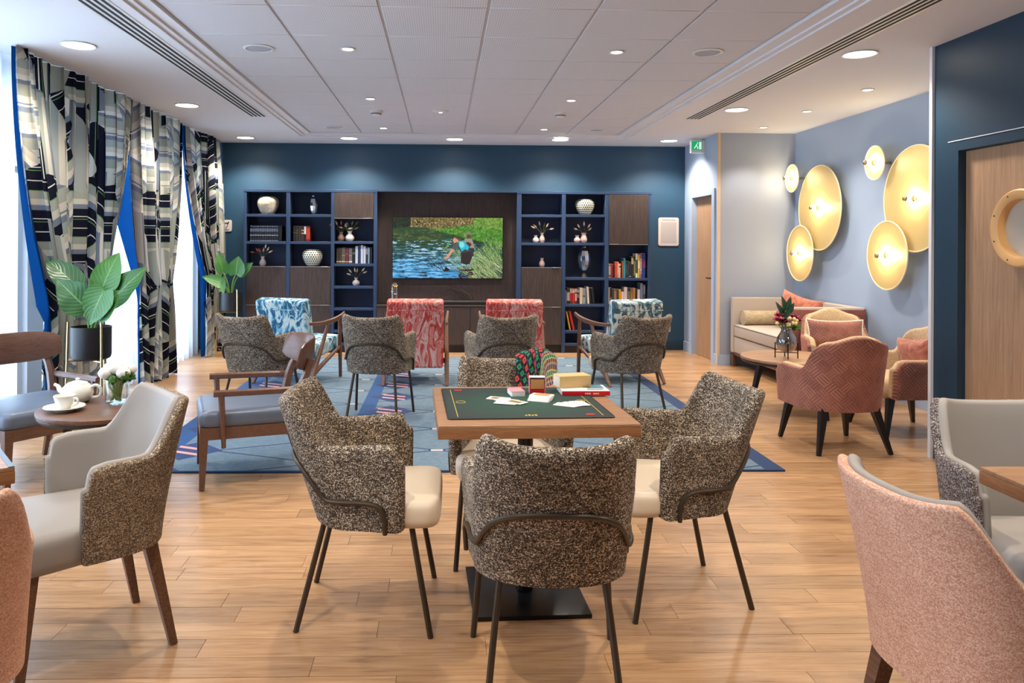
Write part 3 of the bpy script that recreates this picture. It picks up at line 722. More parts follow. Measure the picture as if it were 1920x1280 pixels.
# ------------------------------------------------------------------ curtains
def curtain(name, y_fix, y_top, y_tie, y_bot, label, lw, seed, x0=-2.80, nf=7, ztie=.95, low=False):
    rnd = random.Random(seed); NS, NZ = nf * 10, 44; t = thing(name, label, 'curtain', (x0, y_fix, 0), 0, 'patterned curtains at the windows')
    ph = [rnd.uniform(-.6, .6) for _ in range(nf * 2 + 2)]
    def yfree(z):
        if z > ztie: q = (CZ - z) / (CZ - ztie); return y_top + (y_tie - y_top) * q ** 1.7
        return y_tie + (y_bot - y_tie) * ((ztie - z) / ztie)
    flatw = abs(y_top - y_fix) * 1.75
    V, F, UV = [], [], []
    for j in range(NZ + 1):
        z = CZ - .002 - (CZ - .012) * j / NZ; ye = yfree(z); q = (CZ - z) / CZ
        pinch = math.exp(-((z - ztie) / .22) ** 2)
        for i in range(NS + 1):
            s = i / NS; k = s * nf * 2; kk = int(k)
            amp = (.046 + .02 * math.sin(kk * 1.7 + seed)) * (1 - .55 * pinch) * (.55 + .45 * min(1, q * 4))
            fold = math.sin(s * nf * 2 * PI + ph[min(kk, len(ph) - 1)] * .5 + .5 * math.sin(3 * q + seed))
            xx = amp * fold + .03 * math.sin(s * PI * 2.3 + q * 3 + seed) + .05 * pinch * math.sin(s * PI)
            yy = (ye - y_fix) * (s + .018 * math.sin(s * nf * 4 * PI + q * 2))
            V.append((xx, yy, z)); UV.append((s * flatw + seed * .37, z + (.05 * pinch * s)))
    for j in range(NZ):
        for i in range(NS): a = j * (NS + 1) + i; F.append((a, a + 1, a + NS + 2, a + NS + 1))
    pyd('drape', V, F, 'curtain_print', t, True, uvs=UV, sharp=180)
    # blue lining turned out at the free edge
    V, F = [], []; sg = 1 if y_top > y_fix else -1; NL = 6
    for j in range(NZ + 1):
        z = CZ - .002 - (CZ - .012) * j / NZ; q = (CZ - z) / (CZ - ztie)
        e = lw * max(0, math.sin(PI * min(q, 1.0)) ** .8 if q < 1 else 0) * (1 if q < .5 else 1) + .02
        if low: e = -.03 + lw * q ** 1.5 if q < 1 else max(.03, lw * (1.12 - q) / .12)
        elif q > .62: e = .02 + lw * max(0, (1.08 - q) / .46) ** 1.1 if q < 1.08 else .02
        for i in range(NL + 1):
            s = i / NL; V.append(((-.006 if low else -.03) - .012 * math.sin(s * 7), yfree(z) - y_fix + sg * (-.16 + (.16 + e) * s), z))
    for j in range(NZ):
        for i in range(NL): a = j * (NL + 1) + i; F.append((a, a + 1, a + NL + 2, a + NL + 1))
    pyd('lining', V, F, 'lining', t, True, sharp=180)
    ym = (yfree(ztie) - y_fix)
    tube('tieback', [(-.06, ym * .05, ztie + .05), (.05, ym * .15, ztie + .02), (.075, ym * .40, ztie - .02), (.06, ym * .62, ztie - .01), (.0, ym * .74, ztie + .01), (-.05, ym * .76, ztie + .02)], .011, 'curtain_print', t, 8, 4)
    return t
curtain('patterned_curtain', 5.90, 4.98, 5.46, 5.50, 'patterned curtain with blue lining, nearest the viewer', .17, 1, low=True)
curtain('patterned_curtain', 5.90, 6.86, 6.40, 6.45, 'patterned curtain behind the nearer potted plant', .03, 2)
curtain('patterned_curtain', 7.52, 6.90, 7.15, 7.18, 'patterned curtain with wide blue lining beyond the nearer potted plant', .36, 3, nf=6)
curtain('patterned_curtain', 7.52, 8.28, 7.90, 7.93, 'patterned curtain reaching the floor in the middle of the window wall', .02, 4, nf=6)
curtain('patterned_curtain', 9.66, 8.32, 8.98, 9.02, 'patterned curtain in the corner beside the teal wall', .0, 5, nf=8)
def sheerc(y0, y1, label, seed):
    rnd = random.Random(seed); NS = int((y1 - y0) * 60); V, F = [], []
    for j, z in enumerate((CZ - .002, 1.8, 1.0, .4, .008)):
        for i in range(NS + 1):
            y = y0 + (y1 - y0) * i / NS; V.append((-2.985 + .028 * math.sin(i * .62 + .6 * math.sin(i * .13 + seed)) * (1 + .15 * j), y + .01 * math.sin(j + i), z))
    for j in range(4):
        for i in range(NS): a = j * (NS + 1) + i; F.append((a, a + 1, a + NS + 2, a + NS + 1))
    o = pyd('sheer_curtain', V, F, 'sheer', None, True, sharp=180); tag(o, label, 'sheer curtain', 'white sheer curtains')
sheerc(2.9, 5.32, 'white sheer curtain at the left edge beside the armless view of the window', 1)
sheerc(6.05, 7.62, 'white sheer curtain behind the nearer potted plant', 2)
sheerc(7.64, 9.25, 'white sheer curtain at the far window near the teal wall', 3)
for o in bpy.data.objects:
    if o.name == 'sheer_curtain': o['label'] = 'white sheer curtain at the left edge behind the lounge chair'

# ================================================================== SHELVING
YF, YI = 9.44, 9.70
def case(name, label, ups, cols):
    t = thing(name, label, 'bookcase', ((ups[0][0] + ups[-1][1]) / 2, YF, 0)); ox = t.location.x
    L = lambda p: (p[0] - ox, p[1] - YF, p[2])
    B = lambda n, a, b, m, bev=.002, par=None: bx2(n, L(a), L(b), m, par or t, bev, 1)
    B('back_panel', (ups[0][0], YI - .012, .1), (ups[-1][1], YI + .015, 2.0), 'shelf_inside', 0)
    for a, b in ups: B('upright', (a, YF, 0), (b, YI, 2.018), 'shelf_navy')
    B('top_board', (ups[0][0] - .004, YF - .004, 1.988), (ups[-1][1] + .004, YI, 2.022), 'shelf_navy')
    B('plinth', (ups[0][0] + .01, YF + .03, 0), (ups[-1][1] - .01, YI, .10), 'black_matte')
    for i, (shelves, doors) in enumerate(cols):
        x0, x1 = ups[i][1], ups[i + 1][0]
        for z in shelves: B('shelf', (x0, YF + .004, z - .033), (x1, YI, z), 'shelf_navy')
        for (z0, z1, hs) in doors:
            d = B('door', (x0 + .003, YF - .004, z0 + .003), (x1 - .003, YF + .016, z1 - .003), 'dark_veneer', .0015)
            B('carcass', (x0, YF + .018, z0), (x1, YI, z1), 'shelf_inside', 0)
            if hs is not None:
                zz = z1 - .006 if hs > 0 else z0 + .004
                hx = x1 - .13 if hs in (1, -1) else x0 + .02
                hh = B('handle', (hx, YF - .016, zz), (hx + .10, YF - .003, zz + .005), 'bar_aluminium', .001, d)
                hh.location = Vector(hh.location); hh.parent = d; hh.location = hh.location - d.location
                e = B('edge_strip', (x0 + .003, YF - .0055, z1 - .006 if hs > 0 else z0 + .002), (x1 - .003, YF - .0035, z1 - .002 if hs > 0 else z0 + .006), 'bar_aluminium', 0, d)
                e.location = e.location - d.location
    return t
case('bookcase', 'navy bookcase left of the television with three columns', [(-2.463, -2.43), (-1.939, -1.893), (-1.386, -1.347), (-.858, -.819)],
     [((1.714, 1.377), [(.592, 1.067, 1), (.10, .592, 1)]), ((1.714, 1.377), [(.592, 1.067, 1), (.10, .592, 1)]), ((1.383, 1.105, .827, .556, .28, .12), [(1.662, 1.988, -1)])])
case('bookcase', 'navy bookcase right of the television with three columns', [(.929, .982), (1.491, 1.538), (2.035, 2.082), (2.58, 2.614)],
     [((1.73, 1.377), [(.576, 1.07, 1), (.10, .576, 1)]), ((1.734, 1.38, .945, .611, .28, .12), []), ((.941, .613, .28, .12), [(1.356, 1.988, -2)])])
tp = thing('television_unit', 'dark wood television wall panel with low cabinet, between the bookcases', 'media unit', (.055, YF, 0))
bx2('wall_panel', (-.872, .17, .6), (.872, .265, 2.03), 'dark_veneer', tp, .002, 1)
bx2('top_board', (-.874, .0, 2.0), (.874, .2, 2.022), 'shelf_inside', tp, .002, 1)
bx2('cabinet_top', (-.872, -.006, .572), (.872, .2, .594), 'dark_veneer', tp, .002, 1)
bx2('carcass', (-.872, .02, .08), (.872, .2, .572), 'shelf_inside', tp)
bx2('plinth', (-.872, .03, 0), (.872, .2, .09), 'black_matte', tp)
for k in range(3):
    a = -.872 + k * 1.744 / 3; d = bx2('door', (a + .003, -.002, .10), (a + 1.744 / 3 - .003, .018, .568), 'dark_veneer', tp, .0015, 1)

# television with its picture
TX0, TX1, TZ0, TZ1, TY = -.628, .757, .924, 1.688, 9.56
tv = thing('television', 'flat television showing two anglers wading in a river', 'television', ((TX0 + TX1) / 2, TY, TZ0))
TW, TH = TX1 - TX0, TZ1 - TZ0
bx2('case', (-TW / 2 - .008, .004, -.008), (TW / 2 + .008, .045, TH + .008), 'tv_black', tv, .004)
bx2('mount', (-.2, .045, TH / 2 - .12), (.2, .0495, TH / 2 + .12), 'black_matte', tv)
def tv_picture():
    NX, NY = 300, 170; rs = np.random.RandomState(3)
    u, v = np.meshgrid((np.arange(NX) + .5) / NX, 1 - (np.arange(NY) + .5) / NY)      # v: 0 bottom .. 1 top ; row 0 = top
    def vnoise(fx, fy, seed):
        r = np.random.RandomState(seed); g = r.rand(int(fy) + 3, int(fx) + 3); x = u * fx; y_ = v * fy; xi = x.astype(int); yi = y_.astype(int); fx_, fy_ = x - xi, y_ - yi
        fx_ = fx_ * fx_ * (3 - 2 * fx_); fy_ = fy_ * fy_ * (3 - 2 * fy_)
        return (g[yi, xi] * (1 - fx_) + g[yi, xi + 1] * fx_) * (1 - fy_) + (g[yi + 1, xi] * (1 - fx_) + g[yi + 1, xi + 1] * fx_) * fy_
    def C(r, g, b): return np.array([r, g, b], float) / 255
    img = np.zeros((NY, NX, 3))
    def put(mask, col): img[mask] = col if np.ndim(col) == 1 else col[mask]
    def lerp(a, b, t): return a[None, None] * (1 - t[..., None]) + b[None, None] * t[..., None]
    rip = vnoise(14, 70, 1) * .6 + vnoise(40, 120, 2) * .4
    water = lerp(C(40, 70, 44), C(70, 150, 206), np.clip((.62 - v) * 1.9 + (rip - .5) * 1.3, 0, 1))
    water = water * (1 - np.clip((u - .55) * 1.2, 0, .5))[..., None]
    dk = (rip < .36); img[:] = water; put(dk & (v < .6), C(28, 60, 76)); put(dk & (v >= .45) & (v < .72), C(36, 56, 30)); put((rip > .66) & (v < .62) & (v > .1) & (u < .75), C(164, 200, 226)); put((v < .32) & (rip > .6) & (u < .45), C(120, 190, 236))
    n1 = vnoise(60, 40, 4); n2 = vnoise(120, 60, 5); n3 = vnoise(22, 14, 6); uu = u + .10 * (n3 - .5) + .04 * (n2 - .5)
    bank = v > (.82 + .02 * np.sin(u * 9) - .12 * np.clip(u - .3, 0, 1))
    put(bank, lerp(C(60, 60, 30), C(150, 124, 78), n1 * .6 + n2 * .4)); put(bank & (uu < .19), lerp(C(12, 18, 12), C(50, 70, 44), n2)); put(bank & (uu > .19) & (n2 > .74), C(168, 150, 100))
    gr = (v < .86 - .05 * np.sin(u * 5)) & (v > .80 - .30 * np.clip((u - .3) / .7, 0, 1) + .04 * n2) & (u > .33); put(gr, lerp(C(30, 78, 22), C(128, 186, 70), n2 * .6 + vnoise(40, 30, 13) * .4))
    put((v + .06 * n2 > .83 + .2 * (1 - u)) & (uu > .70), lerp(C(66, 112, 36), C(150, 176, 84), n2))
    put((v < .80) & (v > .62) & (u < .45) & (rip > .55), lerp(C(50, 66, 34), C(96, 110, 60), n1))
    def strokes(N, box_, ln, slope, cols, seed, th=1):
        r = np.random.RandomState(seed)
        for _ in range(N):
            x0, y0 = box_[0] + (box_[1] - box_[0]) * r.rand(), box_[2] + (box_[3] - box_[2]) * r.rand(); l = ln * (.5 + r.rand()); sx = slope * (.5 + r.rand())
            c = C(*cols[r.randint(len(cols))]); m = int(l * NY) + 2
            for q in np.linspace(0, 1, m):
                i = int((x0 + sx * l * q + .03 * q * q) * NX); j = int((1 - (y0 + l * q)) * NY)
                if 0 <= i < NX and 0 <= j < NY: img[j, i:i + th] = c
    put((u > .70 + .3 * (v - .1)) & (v < .40 + .08 * n2), lerp(C(28, 54, 44), C(64, 92, 66), n1))
    strokes(330, (.72, 1.02, -.05, .33), .17, -.85, ((110, 150, 84), (176, 190, 130), (200, 206, 160), (60, 96, 56), (140, 170, 100)), 5)
    strokes(120, (.86, 1.0, .28, .5), .14, -.4, ((96, 140, 70), (150, 176, 110), (70, 110, 60)), 6)
    strokes(60, (.44, .66, .30, .48), .14, .15, ((80, 120, 70), (120, 150, 96)), 7)
    strokes(34, (.34, .56, .12, .24), .15, -.7, ((18, 26, 24), (30, 44, 44)), 8)
    strokes(40, (.56, .72, .18, .32), .10, -.9, ((150, 180, 140), (96, 130, 96)), 9)
    refl = (u > .60) & (u < .73) & (v < .16) & (rip > .42); put(refl, C(46, 30, 24))
    def inside(P):
        m = np.zeros_like(u, bool); n = len(P)
        for i in range(n):
            (x1, y1), (x2, y2) = P[i], P[(i + 1) % n]
            c = ((y1 > v) != (y2 > v)) & (u < (x2 - x1) * (v - y1) / (y2 - y1 + 1e-9) + x1); m ^= c
        return m
    def pg(P, c): put(inside(P), C(*c))
    # second angler behind
    pg([(.655, .66), (.72, .65), (.745, .52), (.735, .38), (.70, .38), (.67, .48), (.645, .58)], (150, 140, 128)); pg([(.70, .50), (.742, .50), (.735, .36), (.70, .38)], (50, 50, 54)); pg([(.64, .585), (.69, .60), (.72, .56), (.70, .52), (.66, .53)], (74, 46, 38))
    pg([(.672, .735), (.705, .735), (.71, .67), (.68, .655), (.668, .69)], (92, 66, 52)); pg([(.655, .71), (.675, .77), (.70, .775), (.72, .73), (.715, .715), (.69, .725)], (120, 124, 100))
    # nearer angler bending with a net
    pg([(.62, .42), (.70, .46), (.725, .36), (.70, .24), (.67, .22), (.62, .25)], (46, 38, 36)); pg([(.585, .57), (.655, .60), (.70, .52), (.71, .44), (.63, .42), (.60, .48)], (60, 62, 70))
    pg([(.60, .62), (.655, .60), (.695, .52), (.685, .46), (.655, .48), (.63, .44), (.60, .53)], (44, 178, 196)); pg([(.61, .60), (.64, .60), (.655, .53), (.625, .49), (.605, .54)], (120, 220, 226))
    pg([(.555, .56), (.60, .56), (.575, .47), (.535, .46)], (84, 84, 92)); pg([(.535, .49), (.56, .47), (.505, .33), (.465, .305), (.462, .33), (.49, .36)], (206, 150, 122))
    pg([(.545, .64), (.565, .68), (.595, .675), (.605, .64), (.585, .60), (.56, .575), (.55, .60)], (206, 150, 120)); pg([(.56, .675), (.585, .69), (.607, .665), (.605, .62), (.585, .645)], (96, 60, 40))
    pg([(.47, .325), (.466, .305), (.365, .225), (.355, .235)], (90, 110, 120)); pg([(.40, .26), (.365, .22), (.36, .235), (.395, .268)], (30, 34, 36))
    pg([(.48, .20), (.52, .14), (.47, .10), (.43, .20), (.47, .13)], (20, 24, 26))
    lum = np.clip(img + (rs.rand(NY, NX, 1) - .5) * .06, 0, 1)
    V, F = [], []
    for j in range(NY + 1):
        for i in range(NX + 1): V.append((-TW / 2 + TW * i / NX, 0, TH - TH * j / NY))
    for j in range(NY):
        for i in range(NX): a = j * (NX + 1) + i; F.append((a, a + NX + 1, a + NX + 2, a + 1))
    t = NT('tv_picture'); at = t.n('ShaderNodeAttribute', attribute_name='picture'); t.base((0.01, 0.01, 0.01, 1)); t.set(t.b, 'Emission Color', at.outputs['Color']); t.set(t.b, 'Emission Strength', .85); t.p(Roughness=.15); M['tv_picture'] = t.m
    o = pyd('screen', V, F, 'tv_picture', tv, False)
    ca = o.data.color_attributes.new('picture', 'FLOAT_COLOR', 'CORNER')
    lin_ = np.where(lum <= .04045, lum / 12.92, ((lum + .055) / 1.055) ** 2.4).reshape(-1, 3); rgba = np.ones((NX * NY, 4, 4), np.float32); rgba[:, :, :3] = lin_[:, None, :]
    ca.data.foreach_set('color', rgba.ravel())
tv_picture()
t = thing('soundbar', 'long black soundbar on the cabinet under the television', 'soundbar', (.27, 9.50, .594)); pad('bar', rrect(.62, .07, .02), 0, .052, .012, 'black_matte', t); bx2('grille', (-.29, -.038, .012), (.29, -.033, .042), 'ink', t, .002)
t = thing('loose_cables', 'thin black cables hanging below the television', 'cable', (.1, 9.585, .60))
for k in range(4):
    tube('cable', [(-.18 + .1 * k, .0, .13 + .02 * k), (-.05 + .09 * k, -.02, .22 - .03 * k), (.12 + .05 * k, -.01, .10), (.2 + .03 * k, .0, .02)], .004, 'ink', t, 5, 5)
t = thing('glass_dome', 'glass cloche with yellow butterflies left of the soundbar', 'glass dome', (-.60, 9.52, .594))
lathe('dome', [(.052, .0), (.052, .2), (.046, .245), (.03, .272), (0, .282)], 'clear_glass', t, 24); lathe('base', [(0, 0), (.06, 0), (.06, .012), (0, .014)], 'walnut', t, 24)
rnd = random.Random(5)
for k in range(9):
    c = Vector((rnd.uniform(-.03, .03), rnd.uniform(-.03, .03), rnd.uniform(.13, .245))); a = rnd.uniform(0, 6.28); d = Vector((math.cos(a), math.sin(a), 0)); n_ = Vector((-d.y, d.x, .6))
    V = [c, c + d * .022 + n_ * .014, c + d * .018 - n_ * .004, c - d * .022 + n_ * .014, c - d * .018 - n_ * .004]; pyd('butterfly', V, [(0, 1, 2), (0, 4, 3)], 'butterfly' if k % 3 else 'dried_cream', t, False)

# ------------------------------------------------------------------ books
SP = {}
def spine(col, rough=.55):
    if col not in SP: SP[col] = 'spine_%d_%d_%d' % col; flat(SP[col], col, rough)
    return SP[col]
def book(x, wd, ht, z, col, label, group, bands=(), tilt=0.0, dep=.16, yfr=YF + .045):
    t = thing('book', label, 'book', (x + wd / 2, yfr, z), 0, group); t.rotation_euler = (0, tilt, 0)
    box('cover', (wd - .002, dep, ht), (0, dep / 2, ht / 2), spine(col), t, .0025, 1)
    box('pages', (wd - .008, dep - .012, .004), (0, dep / 2 + .004, ht), 'paper', t)
    for (a, b, c) in bands: box('spine_band', (wd - .003, .002, (b - a) * ht), (0, -.0006, (a + b) / 2 * ht), spine(c), t)
    return t
SIL = (150, 160, 176)
for k in range(12):
    book(-2.395 + k * .0292, .0285, .195 - .003 * (k % 2), 1.377, (20, 26, 40), 'dark navy silver-banded volume, %s from the left of the matching set' % ORD[k], 'matching dark volumes', ((.93, .97, SIL), (.62, .82, (92, 104, 124)), (.36, .41, SIL), (.02, .05, SIL)))
book(-2.395 + 12 * .0292, .045, .195, 1.377, (12, 14, 20), 'thick black unmarked book at the right end of the navy set', 'books on the left bookcase')
for k, (wd, c, b, nm) in enumerate([(.034, (40, 32, 30), ((.55, .6, (120, 100, 70)),), 'dark brown book at the left of the short row'), (.034, (46, 38, 32), ((.55, .58, (130, 110, 80)), (.7, .73, (130, 110, 80))), 'brown gilt-lined book beside the dark brown one'), (.034, (52, 44, 36), (), 'olive brown book in the short row'),
        (.034, (62, 36, 34), ((.5, .56, (200, 180, 150)), (.7, .76, (200, 180, 150))), 'maroon book with two pale labels'), (.026, (28, 26, 30), ((.48, .98, (222, 220, 214)),), 'black book with a tall white label'), (.05, (120, 22, 22), ((.15, .9, (178, 56, 30)),), 'thick dark red book closing the short row')]):
    book(-1.875 + sum((.034, .034, .034, .034, .026, .05)[:k]) + .012, wd, .19, 1.377, c, nm, 'books on the left bookcase', b)
x = -1.325
for wd, ht, c, b, nm in [(.030, .19, (72, 58, 44), ((.08, .16, (196, 170, 110)),), 'slim tan book at the left end of the mixed row'), (.034, .19, (66, 62, 44), ((.08, .16, (196, 170, 110)),), 'olive book with a gold foot in the mixed row'), (.046, .195, (104, 92, 84), ((.08, .16, (200, 180, 120)), (.5, .53, (190, 170, 130))), 'wide mottled grey book in the mixed row'),
        (.038, .19, (116, 36, 44), ((.08, .14, (200, 160, 110)), (.6, .63, (190, 140, 110))), 'crimson book in the mixed row of the left bookcase'), (.044, .19, (104, 110, 108), ((.08, .16, (220, 220, 210)), (.5, .53, (190, 180, 160))), 'grey-blue half-leather book in the mixed row'), (.034, .192, (30, 30, 34), ((.6, .72, (110, 106, 100)),), 'black book left of the pale blue volumes'),
        (.034, .215, (206, 214, 230), (), 'tall pale blue-white book left of the navy one'), (.030, .22, (40, 60, 96), (), 'tall navy book between the pale ones'), (.032, .228, (212, 218, 234), (), 'tallest pale lilac book of the mixed row'), (.032, .216, (206, 212, 228), (), 'pale lilac book right of the tallest one'), (.022, .208, (40, 42, 50), ((.55, .95, (150, 150, 156)),), 'thin dark book with a grey label'), (.022, .2, (140, 170, 190), (), 'thin sky blue book in the mixed row'), (.03, .2, (20, 24, 32), (), 'black book at the right end of the mixed row')]:
    book(x, wd, ht, 1.105, c, nm, 'books on the left bookcase', b); x += wd + .0015
x = 2.092
lst = [(.026, .175, (222, 206, 180), ((.1, .2, (90, 80, 70)), (.85, .9, (60, 50, 50))), 'cream book at the left end of the colourful row'), (.022, .175, (200, 40, 44), (), 'scarlet book beside the cream one'), (.026, .165, (24, 22, 22), (), 'short black book after the scarlet one'), (.034, .2, (206, 74, 60), (), 'wide coral book in the colourful row'), (.016, .2, (226, 180, 130), (), 'thin peach book beside the coral one'),
       (.022, .175, (216, 190, 160), ((.75, .85, (60, 50, 40)),), 'short beige book in the colourful row'), (.018, .17, (40, 30, 26), (), 'slim dark brown book left of the orange one'), (.016, .21, (176, 90, 60), (), 'thin orange-brown book beside the turquoise one'), (.026, .245, (30, 140, 160), (), 'turquoise book standing in the colourful row'), (.022, .21, (30, 32, 36), ((.2, .8, (70, 70, 66)),), 'charcoal book right of the turquoise one'),
       (.022, .21, (44, 52, 66), (), 'slate book in the colourful row'), (.024, .2, (34, 40, 52), ((.08, .12, (190, 196, 206)),), 'dark blue book with a white dot at the foot'), (.030, .265, (40, 38, 30), ((.65, .95, (180, 176, 120)),), 'black book with a pale yellow upper label'), (.022, .27, (30, 30, 26), ((.1, .8, (120, 120, 84)),), 'dark olive-lettered book left of the white one'),
       (.030, .305, (226, 222, 214), ((.2, .75, (70, 70, 74)),), 'tall white book with dark lettering'), (.024, .295, (226, 186, 40), ((.4, .75, (240, 224, 160)),), 'tall yellow book beside the white one'), (.026, .305, (146, 104, 100), (), 'tall mauve book lettered in white'), (.044, .31, (36, 56, 136), ((.4, .72, (110, 50, 100)),), 'tall royal blue book at the right end')]
for wd, ht, c, b, nm in lst:
    bk = book(x, wd, ht, .941, c, nm, 'colourful books on the right bookcase', b); x += wd + .001
    if 'mauve' in nm:
        cu = bpy.data.curves.new('title', 'FONT'); cu.body = 'LA BELLE IMAGE'; cu.size = .027; cu.align_x = 'LEFT'; cu.align_y = 'CENTER'; cu.extrude = .0004
        to = textmesh('title', cu); to.parent = bk; to.location = (0, -.0015, .05); to.rotation_euler = (PI / 2, -PI / 2, 0); to.data.materials.append(M['card_white'])
x = 2.090
for i, (wd, ht, c, b) in enumerate([(.018, .205, (226, 208, 184), ()), (.026, .2, (40, 36, 32), ((.2, .4, (140, 136, 130)),)), (.022, .185, (70, 64, 54), ()), (.034, .185, (90, 70, 60), ((.3, .9, (150, 120, 100)),)), (.026, .18, (74, 60, 44), ()), (.034, .18, (214, 150, 30), ()), (.032, .15, (222, 210, 206), ()), (.042, .21, (214, 200, 198), ()), (.034, .2, (36, 34, 32), ((.3, .8, (120, 110, 90)),)),
        (.034, .195, (150, 110, 70), ((.75, 1, (120, 90, 90)),)), (.030, .2, (180, 130, 60), ()), (.024, .19, (44, 36, 30), ()), (.034, .18, (208, 196, 204), ()), (.036, .26, (120, 130, 154), ()), (.03, .24, (60, 66, 80), ((.5, .95, (110, 116, 130)),))]):
    cn = ['thin cream', 'black grey-labelled', 'dark olive', 'brown patched', 'umber', 'mustard yellow', 'short pinkish white', 'wide pinkish white', 'black tan-lettered', 'tan and plum', 'ochre', 'dark brown', 'lilac', 'tall slate blue', 'tall dark grey'][i]
    book(x, wd, ht, .613, c, cn + ' book on the lower right shelf behind the teal lounge chair', 'lower books of the right bookcase', b); x += wd + .001
x = 1.545
for i, (wd, ht, c, b, tl) in enumerate([(.02, .17, (120, 124, 140), (), 0), (.036, .195, (40, 32, 34), ((.2, .75, (170, 164, 164)),), 0), (.028, .19, (180, 36, 34), ((.7, 1, (190, 160, 130)), (0, .2, (60, 70, 50))), 0), (.034, .19, (196, 30, 34), ((.72, .95, (210, 170, 150)),), 0), (.026, .185, (210, 176, 156), ((0, .2, (120, 30, 50)), (.7, .78, (60, 40, 30))), 0), (.03, .19, (40, 28, 24), ((.75, .95, (150, 150, 150)), (.4, .65, (150, 100, 80))), 0), (.04, .2, (216, 198, 168), (), 0), (.03, .195, (150, 156, 164), ((.45, .55, (70, 80, 96)),), 0), (.022, .19, (110, 130, 90), ((.5, 1, (120, 126, 140)),), -.05), (.028, .215, (224, 210, 204), (), -.06), (.024, .2, (20, 22, 24), (), -.1), (.03, .2, (24, 26, 32), (), -.1)]):
    cn = ['thin bluish grey', 'dark pattern-labelled', 'red green-footed', 'bright red', 'pink and plum', 'black copper-labelled', 'wide cream', 'silvery grey', 'leaning green and blue', 'leaning tall white', 'leaning black', 'leaning charcoal'][i]
    book(x, wd, ht, .611, c, cn + ' book in the middle column of the right bookcase', 'lower books of the right bookcase', b, tl); x += wd + (.006 if tl else .001)
book(1.60, .02, .24, .28, (220, 170, 60), 'leaning yellow book at the bottom of the right bookcase', 'lower books of the right bookcase', (), -.20)
book(1.64, .03, .24, .28, (196, 34, 36), 'leaning red book at the bottom of the right bookcase', 'lower books of the right bookcase', (), -.22)

# ------------------------------------------------------------------ vases on the shelves
def bigvase(name, m, R, H, loc, label):
    t = thing(name, label, 'vase', loc, 0, 'round jars on the shelves')
    lathe('body', [(0, .002), (R * .50, .0), (R * .58, H * .04), (R * .80, H * .25), (R * .97, H * .52), (R, H * .68), (R * .93, H * .84), (R * .74, H * .95), (R * .60, H), (R * .55, H * .985), (R * .6, H * .92)], m, t, 36)
    lathe('mouth', [(0, H * .9), (R * .56, H * .9), (R * .56, H * .93), (0, H * .93)], 'ink_grey', t, 24); return t
bigvase('round_vase', 'speckle', .135, .222, (-2.19, 9.56, 1.714), 'rounded speckled cream jar on the top left shelf')
bigvase('round_vase', 'polka', .128, .212, (-1.63, 9.56, 1.067), 'black-dotted white jar on the left bookcase cabinet')
bigvase('round_vase', 'polka', .122, .20, (1.80, 9.56, 1.734), 'black-dotted white jar on the top right shelf')
def silver(R, H, zb, loc, label):
    t = thing('silver_vase', label, 'vase', loc, 0, 'mirrored glass vases')
    lathe('body', [(0, zb), (R * .45, zb + .004), (R * .8, zb + H * .15), (R, zb + H * .42), (R * .96, zb + H * .62), (R * .75, zb + H * .82), (R * .42, zb + H * .92), (R * .34, zb + H * .96), (R * .42, zb + H)], 'silver_glass', t, 12, sharp=10)
    lathe('base', [(0, 0), (R * .55, 0), (R * .5, .012), (R * .3, zb * .5 + .006), (R * .42, zb + .006), (0, zb + .008)], 'black_matte', t, 20)
silver(.062, .22, .015, (-1.62, 9.55, 1.714), 'small mirrored glass vase on the upper left shelf')
silver(.092, .30, .085, (1.79, 9.55, .945), 'large egg-shaped mirrored vase on the right bookcase')
def bud(loc, R, H, m, label, flowers, seed=0, neck=.45):
    t = thing('bud_vase', label, 'vase', loc, 0, 'small bud vases')
    lathe('body', [(0, .001), (R * .6, 0), (R * .9, H * .16), (R, H * .34), (R * .82, H * .55), (R * neck, H * .74), (R * neck, H * .84), (R * (neck + .22), H), (R * neck, H * .97)], m, t, 20)
    r = random.Random(seed)
    for k, fm in enumerate(flowers):
        a = -1.0 + 2.0 * k / max(1, len(flowers) - 1) + r.uniform(-.12, .12); ln = r.uniform(.08, .14)
        p0 = Vector((0, 0, H * .8)); p1 = p0 + Vector((math.sin(a) * ln * .5, r.uniform(-.015, .015), ln * .5)); p2 = p0 + Vector((math.sin(a) * ln, r.uniform(-.02, .02), math.cos(a) * ln * .9 + .02))
        st = tube('dried_stem', [p0, p1, p2], .0022, 'dried_green', t, 5, 3)
        d = (p2 - p1).normalized(); tube('dried_head', [p2 - d * .012, p2 + d * .012, p2 + d * .045], (.004, .012, .003), fm, st, 6, 3)
C_, R_, G_ = 'dried_cream', 'dried_red', 'dried_green'
bud((-2.25, 9.55, 1.067), .043, .12, 'vase_white', 'white bud vase with red and cream dried flowers above the left cabinet', [R_, R_, R_, C_, C_, C_, C_], 1)
bud((-1.275, 9.54, 1.383), .046, .115, 'vase_brown', 'brown bud vase with peach dried flowers beside the cream one', [R_, C_, R_, C_, C_], 2)
bud((-1.165, 9.53, 1.383), .058, .125, 'vase_white', 'round cream bud vase with green leaves above the mixed books', [C_, C_, G_, G_, G_, G_], 3, .35)
bud((-1.085, 9.55, .827), .048, .10, 'vase_white', 'grey-white bud vase with straw flowers alone on a shelf', [C_, C_, C_, C_, C_, C_], 4, .3)
bud((1.175, 9.54, 1.377), .042, .095, 'vase_white', 'small empty cream bud vase left of the pink one', [], 5)
bud((1.255, 9.54, 1.377), .036, .125, 'vase_pink', 'slender pink bud vase with tall dried stems', [C_, C_, C_, G_, C_, C_], 6)
bud((1.255, 9.54, 1.07), .038, .115, 'vase_pink', 'empty pink bud vase above the right cabinet', [], 7)
